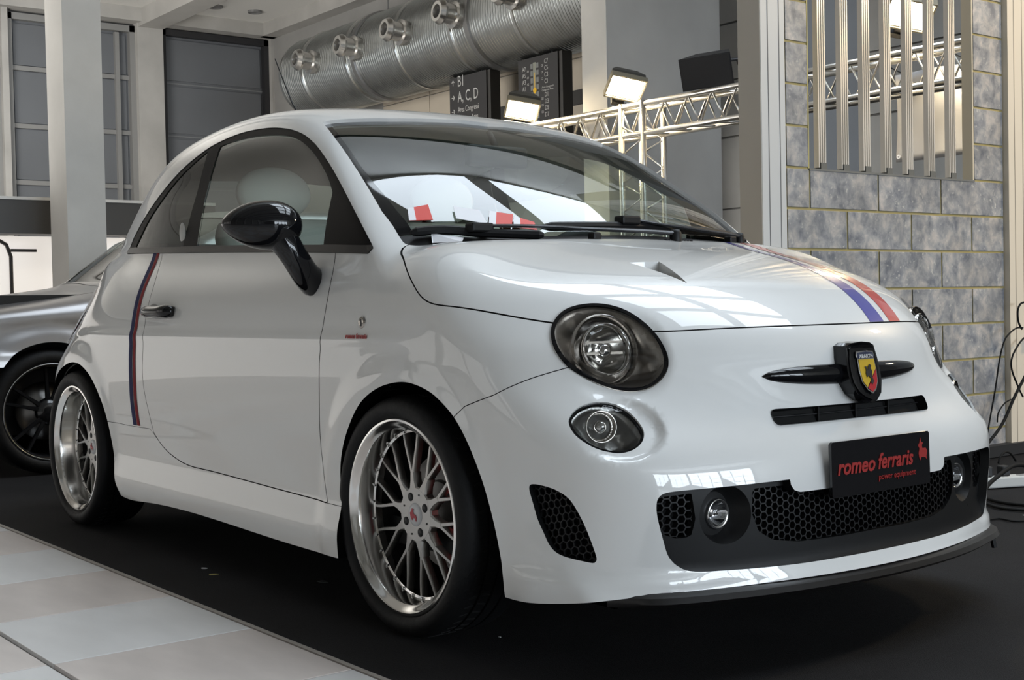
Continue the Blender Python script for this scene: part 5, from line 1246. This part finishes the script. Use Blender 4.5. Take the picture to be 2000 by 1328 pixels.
b = MB(); b.bbox((-.06, -.52, 0), (.06, .52, .50), .05); Mb = Matrix.Translation((-2.3, 0, .62)) @ Matrix.Rotation(math.radians(-18), 4, 'Y'); b.V = [tuple(Mb @ Vector(v)) for v in b.V]; b.build('bench_back', seat_d, rb, smooth=True)
Ms = Matrix.Translation((-.72, .36, .90)) @ Matrix.Rotation(math.radians(-62), 4, 'Y')
pts = [tuple(Ms @ Vector((.175*math.cos(a), .175*math.sin(a), 0))) for a in np.linspace(0, 2*math.pi, 33)]
sw = MB().tube(pts, .015, 10, cap=False).build('steering_wheel', seat_d, car, smooth=True)
b = MB(); b.bbox((-.17, -.02, -.01), (.05, .02, .01), .006); b.bbox((-.03, -.17, -.01), (.02, .17, .01), .006); b.bbox((-.07, -.07, -.03), (.07, .07, .015), .02); b.V = [tuple(Ms @ Vector(v)) for v in b.V]; b.build('wheel_boss', seat_d, sw)
MB().bbox((-.655, -.12, 1.255), (-.62, .12, 1.325), .014).tube([(-.64, 0, 1.32), (-.675, 0, 1.375)], .01, 8).build('rear_view_mirror', seat_d, car, smooth=True)

# loose cards tucked behind the wipers, and a white patch on the cowl
card_r = mat('card_red', (.72, .045, .025), .5); card_w = mat('card_white', (.85, .85, .88), .5)
def card(cs, two_tone, lab):
    P = on_ws(np.array(cs), -.002); a, b_, c_, d_ = [Vector(p) for p in P]     # bl, br, tr, tl
    n_ = (b_-a).cross(d_-a).normalized()*.0012
    def quad(u0, u1, m_, nm, par=None, lift=0):
        L_ = lambda u, v: (a*(1-u)+b_*u)*(1-v)+(d_*(1-u)+c_*u)*v
        Q_ = [L_(u0, 0), L_(u1, 0), L_(u1, 1), L_(u0, 1)]
        V = [tuple(p+n_*lift) for p in Q_]+[tuple(p+n_*(1+lift)) for p in Q_]
        return MB().add(V, [(3, 2, 1, 0), (4, 5, 6, 7), (0, 1, 5, 4), (1, 2, 6, 5), (2, 3, 7, 6), (3, 0, 4, 7)]).build(nm, m_, par)
    e = quad(0, 1, card_r if two_tone else card_w, 'leaflet'); tag(e, lab, 'leaflet', 'leaflets under the wipers')
    if two_tone: quad(0, .3, card_w, 'white_border', e, .6)
card([(-.208, -.618), (-.180, -.560), (-.232, -.540), (-.245, -.598)], True, 'red leaflet with white edge nearest the white windscreen pillar')
card([(-.158, -.500), (-.110, -.430), (-.160, -.420), (-.200, -.480)], False, 'plain white leaflet in the middle under the wiper')
card([(-.106, -.430), (-.080, -.372), (-.118, -.338), (-.148, -.396)], True, 'red leaflet with white edge between the plain white leaflet and the last red one')
card([(-.078, -.368), (-.048, -.310), (-.078, -.296), (-.112, -.340)], True, 'red leaflet with white edge farthest right beside the wiper arm')
card([(-.105, -.615), (-.020, -.580), (-.090, -.525), (-.145, -.590)], False, 'plain white patch low on the black cowl below the wiper')  # thin white quad set over the cowl
# ------------------------------------------------------------------ silver car parked across behind
sv_hood = spline([-1.2, -.45, -.2, 0, .3, .6, .8, .95], [1.02, .985, .955, .930, .895, .845, .78, .66])
sv_side = spline([0, .2, .4, .55, .68, .75, .82, .92, 1.02, 1.1], [.80, .845, .868, .874, .876, .866, .868, .82, .72, .6])
def field_silver(x, y, z):
    s_ = np.sqrt(y*y+1e-6)
    d0 = np.hypot(x, z-.33); d1 = np.hypot(x+2.66, z-.33)
    side = sv_side(z)+.012*(1-sstep(d0, .37, .46))+.012*(1-sstep(d1, .37, .46))-.30*sstep(x, .45, 1.05)**2-.20*sstep(-x, 3.0, 3.6)**2
    fs = s_-side
    ft = z-(sv_hood(np.maximum(x, -1.2))-.05*s_*s_-.10*s_**6)
    ff = x-(.86-.22*s_*s_); fr_b = -3.45+.1*s_*s_-x
    f = smax(smax(smax(fs, ft, .08), ff, .2), fr_b, .2)
    gz = z-np.interp(x+.42*s_*s_, [-3.5, -3.2, -2.6, -1.9, -1.2, -.75, -.40, .1], [.8, 1.05, 1.36, 1.43, 1.42, 1.25, .99, .66])+.05*s_*s_
    gs = (s_-(.80-.42*(z-.95)))*.9
    return smin(f, smax(gz*.8, gs, .10), .05)
SV = grid_surface(field_silver, (-3.64, -.96, .12), (1.0, .96, 1.50), .02)
def world_sv(V): return np.stack([-4.885+V[:, 1], -.33-V[:, 0], V[:, 2]], -1)
g_sa = lambda V: np.where(np.abs(V[:, 1]) > .5, np.minimum(np.hypot(V[:, 0], V[:, 2]-.325), np.hypot(V[:, 0]+2.66, V[:, 2]-.325))-.352, .25)
def g_sw(V):
    d = sdf_poly(np.stack([np.abs(V[:, 1]), V[:, 0]], -1), [(-.1, -.40), (.3, -.44), (.5, -.51), (.68, -.62), (.60, -1.02), (.52, -1.18), (-.1, -1.06)]); return np.where(V[:, 2] > .9, d, .25)
g_sd = lambda V: np.where(np.abs(V[:, 1]) > .4, sdf_poly(V[:, [0, 2]], [(-.98, 1.0), (-1.25, 1.30), (-1.5, 1.36), (-2.4, 1.32), (-2.9, 1.05)]), .25)
silver_m = mat('silver_paint', (.34, .33, .33), .36, metal=.75, coat=.15)
scar = empty('silver_car', (-4.885, -.33, 0)); tag(scar, 'matt silver car parked crosswise behind the white hatchback, black wheel showing', 'car')
def sput(nm, S_, m_):
    V, N, T = S_; Vw = np.stack([V[:, 1], -V[:, 0], V[:, 2]], -1); Nw = np.stack([N[:, 1], -N[:, 0], N[:, 2]], -1)
    return link(nm, mesh(nm, Vw, T, True, Nw), m_, scar)
sb_ = clip(clip(clip(SV, neg(g_sa)), neg(g_sw)), neg(g_sd)); sb_ = clip(sb_, lambda V: .16-V[:, 2])
g_shood = lambda V: np.maximum(np.maximum(np.abs(V[:, 1])-.70+.0*V[:, 0], -.40-V[:, 0]), .70-V[:, 2])
sh_ = clip(sb_, lambda V: g_shood(V)+.003); sb2 = clip(sb_, lambda V: -g_shood(V)+.003)
sput('body_shell', sb2, silver_m); sput('hood', sh_, silver_m)
sput('shut_line_seal', offs(clip(sb_, lambda V: np.abs(g_shood(V))-.015), -.006), gap_m)
sput('windscreen', offs(clip(SV, g_sw), -.004), glass('silver_screen', (.55, .60, .58), 1.6)); sput('side_window', offs(clip(SV, g_sd), -.004), glass('silver_side', (.2, .22, .21), 1.5))
MB().box((-.70, -.55, .2), (.70, 3.2, .92)).build('cabin_block', mat('silver_inner', (.02, .02, .02), .8), scar)
sl_tyre = MB().lathe([(.245, -.01), (.25, .0), (.262, .008), (.285, .009), (.305, .0), (.317, -.015), (.32, -.04), (.32, -.17), (.31, -.20), (.25, -.2)], 72).me('tyre', True, True, 40); sl_tyre.materials.append(rubber)
blk_rim = mat('rim_black', (.012, .012, .013), .22, coat=.6)
sl_rim = MB().lathe([(.244, -.008), (.25, -.002), (.247, .002), (.238, .0), (.232, -.012), (.226, -.03), (.222, -.06), (.222, -.19)], 72).me('rim', True, True, 35); sl_rim.materials.append(blk_rim)
sl_lip = MB().lathe([(.2435, -.003), (.2495, .0), (.2475, .0035), (.241, .001)], 72).me('rim_edge', True); sl_lip.materials.append(mat('rim_edge_silver', (.55, .55, .55), .25, metal=1.))
b = MB(); arm([(0, .04), (0, .12), (0, .228)], [.014, .009, .008], [-.045, -.04, -.03], .02, b); sl_sp = b.me('spoke', True, True, 40); sl_sp.materials.append(blk_rim)
sl_hub = MB().lathe([(.0, -.035), (.03, -.036), (.065, -.045), (.07, -.07)], 32).me('hub', True); sl_hub.materials.append(blk_rim)
sl_disc = MB().lathe([(.0, -.11), (.07, -.11), (.08, -.12), (.15, -.12), (.15, -.14)], 48).me('brake_disc', True); sl_disc.materials.append(disc_m)
for (ly, sg) in ((0, 1), (2.66, 1), (0, -1), (2.66, -1)):
    w_ = link('wheel', sl_rim, None, scar); w_.matrix_local = Matrix.Translation((sg*.873, ly, .32)) @ Matrix.Rotation(math.radians(-90 if sg > 0 else 90), 4, 'Z')
    for nm, me in (('tyre', sl_tyre), ('rim_edge', sl_lip), ('hub', sl_hub), ('brake_disc', sl_disc)): link(nm, me, None, w_)
    for k in range(10): o = link('spoke', sl_sp, None, w_); o.matrix_local = Matrix.Rotation(2*math.pi*k/10+(.12 if k % 2 else -.12)+.2, 4, 'Y')
    MB().lathe([(.0, -.20), (.31, -.20)], 40).build('wheel_housing', MATS['liner_black'], w_)
nb_ = MB().bbox((-5.95, -.95, .004), (-5.91, -.15, 1.02), .006).build('name_board', gloss_black); tag(nb_, 'low black name board with red mark behind the silver hood', 'board')
MB().box((-5.909, -.20, .985), (-5.908, -.17, 1.00)).build('red_mark', red, nb_); MB().box((-5.909, -.34, .985), (-5.908, -.215, 1.0)).build('grey_mark', mat('mark_grey', (.3, .3, .3), .5), nb_)

# ------------------------------------------------------------------ cables, power strip, litter
ps = empty('power_strip', (-.42, 2.47, .004)); ps.rotation_euler = (0, 0, math.radians(68)); tag(ps, 'white power strip on the carpet beside the booth', 'power strip')
MB().bbox((-.22, -.035, 0), (.22, .035, .045), .006).build('strip_body', mat('strip_white', (.62, .62, .60), .45), ps)
for k in range(4):
    MB().lathe([(.020, .0), (.020, .0015), (.0, .0015)], 16, Matrix.Translation((-.15+k*.085, 0, .045)) @ Matrix.Rotation(math.radians(90), 4, 'X')).build('socket', mat('socket_grey', (.25, .25, .25), .5), ps)
for k in (1, 2): MB().bbox((-.17+k*.085, -.022, .046), (-.13+k*.085, .022, .09), .006).build('plug', black_pl, ps)
cable_m = mat('cable_black', (.006, .006, .006), .7, spec=.2)
def cable(P, r, lab, m_=cable_m):
    P = crsp(np.array(P), 7, False); o = MB().tube(P.tolist(), r, 8).build('cable', m_, None, smooth=True); tag(o, lab, 'cable', 'cables beside the booth'); return o
cable([(-0.97, 3.57, 0.65), (-0.97, 3.509, 0.649), (-0.97, 3.44, 0.62), (-0.97, 3.398, 0.583), (-0.97, 3.356, 0.492), (-0.97, 3.315, 0.344), (-0.97, 3.261, 0.185), (-0.97, 3.232, 0.078)], 0.004, 'thin black cable dropping beside the stone blocks to the car corner')
cable([(-0.95, 3.599, 0.454), (-0.95, 3.541, 0.394), (-0.95, 3.457, 0.309), (-0.95, 3.345, 0.18), (-0.95, 3.228, 0.098), (-0.95, 3.153, 0.049)], 0.0075, 'thick black cable running diagonally across the warm post')
cable([(-0.97, 3.6, 0.779), (-0.97, 3.553, 0.772), (-0.97, 3.525, 0.739), (-0.97, 3.529, 0.682), (-0.97, 3.56, 0.642)], 0.005, 'short black cable loop highest on the warm post')
cable([(-1.0, 3.628, 0.596), (-1.0, 3.58, 0.566), (-1.0, 3.519, 0.503), (-1.0, 3.513, 0.441), (-1.0, 3.567, 0.352), (-1.0, 3.613, 0.295)], 0.0045, 'black cable looping at mid height on the warm post')
cable([(-0.96, 3.44, 0.294), (-0.96, 3.381, 0.277), (-0.96, 3.326, 0.234), (-0.96, 3.316, 0.187)], 0.0035, 'thin black cable strand hooking beside the diagonal cable')
cable([(-0.75, 2.988, 0.03), (-0.75, 3.005, 0.059), (-0.75, 3.044, 0.078), (-0.75, 3.091, 0.067), (-0.75, 3.134, 0.029)], 0.005, 'small black cable arch standing on the carpet near the plinth')
cable([(-0.22, 2.366, 0.115), (-0.22, 2.31, 0.128), (-0.22, 2.24, 0.128), (-0.22, 2.152, 0.102), (-0.22, 2.08, 0.074), (-0.22, 2.038, 0.044)], 0.0085, 'thick black cable arching over the power strip')
cable([(-0.316, 2.169, 0.009), (-0.206, 2.086, 0.009), (-0.123, 2.058, 0.009), (-0.042, 2.067, 0.009)], 0.007, 'black cable lying on the carpet in front of the power strip')
cable([(-0.241, 2.052, 0.008), (-0.115, 1.958, 0.008), (-0.042, 1.944, 0.008), (0.017, 1.969, 0.008)], 0.006, 'second black cable lying on the carpet next to the first')
cable([(0.022, 1.661, 0.006), (0.034, 1.738, 0.006), (0.102, 1.727, 0.006), (0.136, 1.777, 0.006)], 0.004, 'thin black cable lying on the carpet nearest the splitter')
yc = MB().bbox((-.985, 3.715, .628), (-.965, 3.775, .645), .003).build('cable_connector', mat('connector_yellow', (.6, .42, .02), .4)); tag(yc, 'yellow cable connector taped to the warm post', 'connector')
rc = MB().bbox((-.985, 3.715, .592), (-.965, 3.745, .612), .003).build('cable_connector', mat('connector_red', (.5, .05, .04), .4)); tag(rc, 'red and white cable connector below the yellow one', 'connector')
lit_w = mat('litter_white', (.6, .6, .6), .6)
for k, (x, y, a, sz, lab) in enumerate(((-1.16, -.80, .4, .012, 'white paper scrap on carpet left of the front wheel'), (-1.05, -.82, 1.1, .014, 'yellowish scrap on carpet beside the tile edge'), (-.72, -.62, .2, .02, 'clear plastic scrap on carpet under the side skirt'),
        (.16, -.62, .2, .004, 'tiny white speck on carpet right of the front tyre'), (.05, 1.9, .3, .014, 'white paper scrap on carpet below the power strip'), (.18, 1.75, .9, .012, 'white oval scrap on carpet right of the splitter'), (.10, 2.05, 1.4, .013, 'crumpled white scrap on carpet among the cables'))):
    b = MB(); pr = [(sz*math.cos(t)*(1+.3*math.sin(3*t+k)), sz*.6*math.sin(t)) for t in np.arange(8)*math.pi/4]
    c_, s__ = math.cos(a), math.sin(a)
    b.prism(pr, .0002, .0018, lambda u, v, d: (x+u*c_-v*s__, y+u*s__+v*c_, d)); o = b.build('paper_scrap', mat('litter_yellow', (.5, .42, .15), .6) if k == 1 else (mat('litter_clear', (.10, .11, .11), .3) if k == 2 else lit_w)); tag(o, lab, 'scrap', 'litter on the carpet')
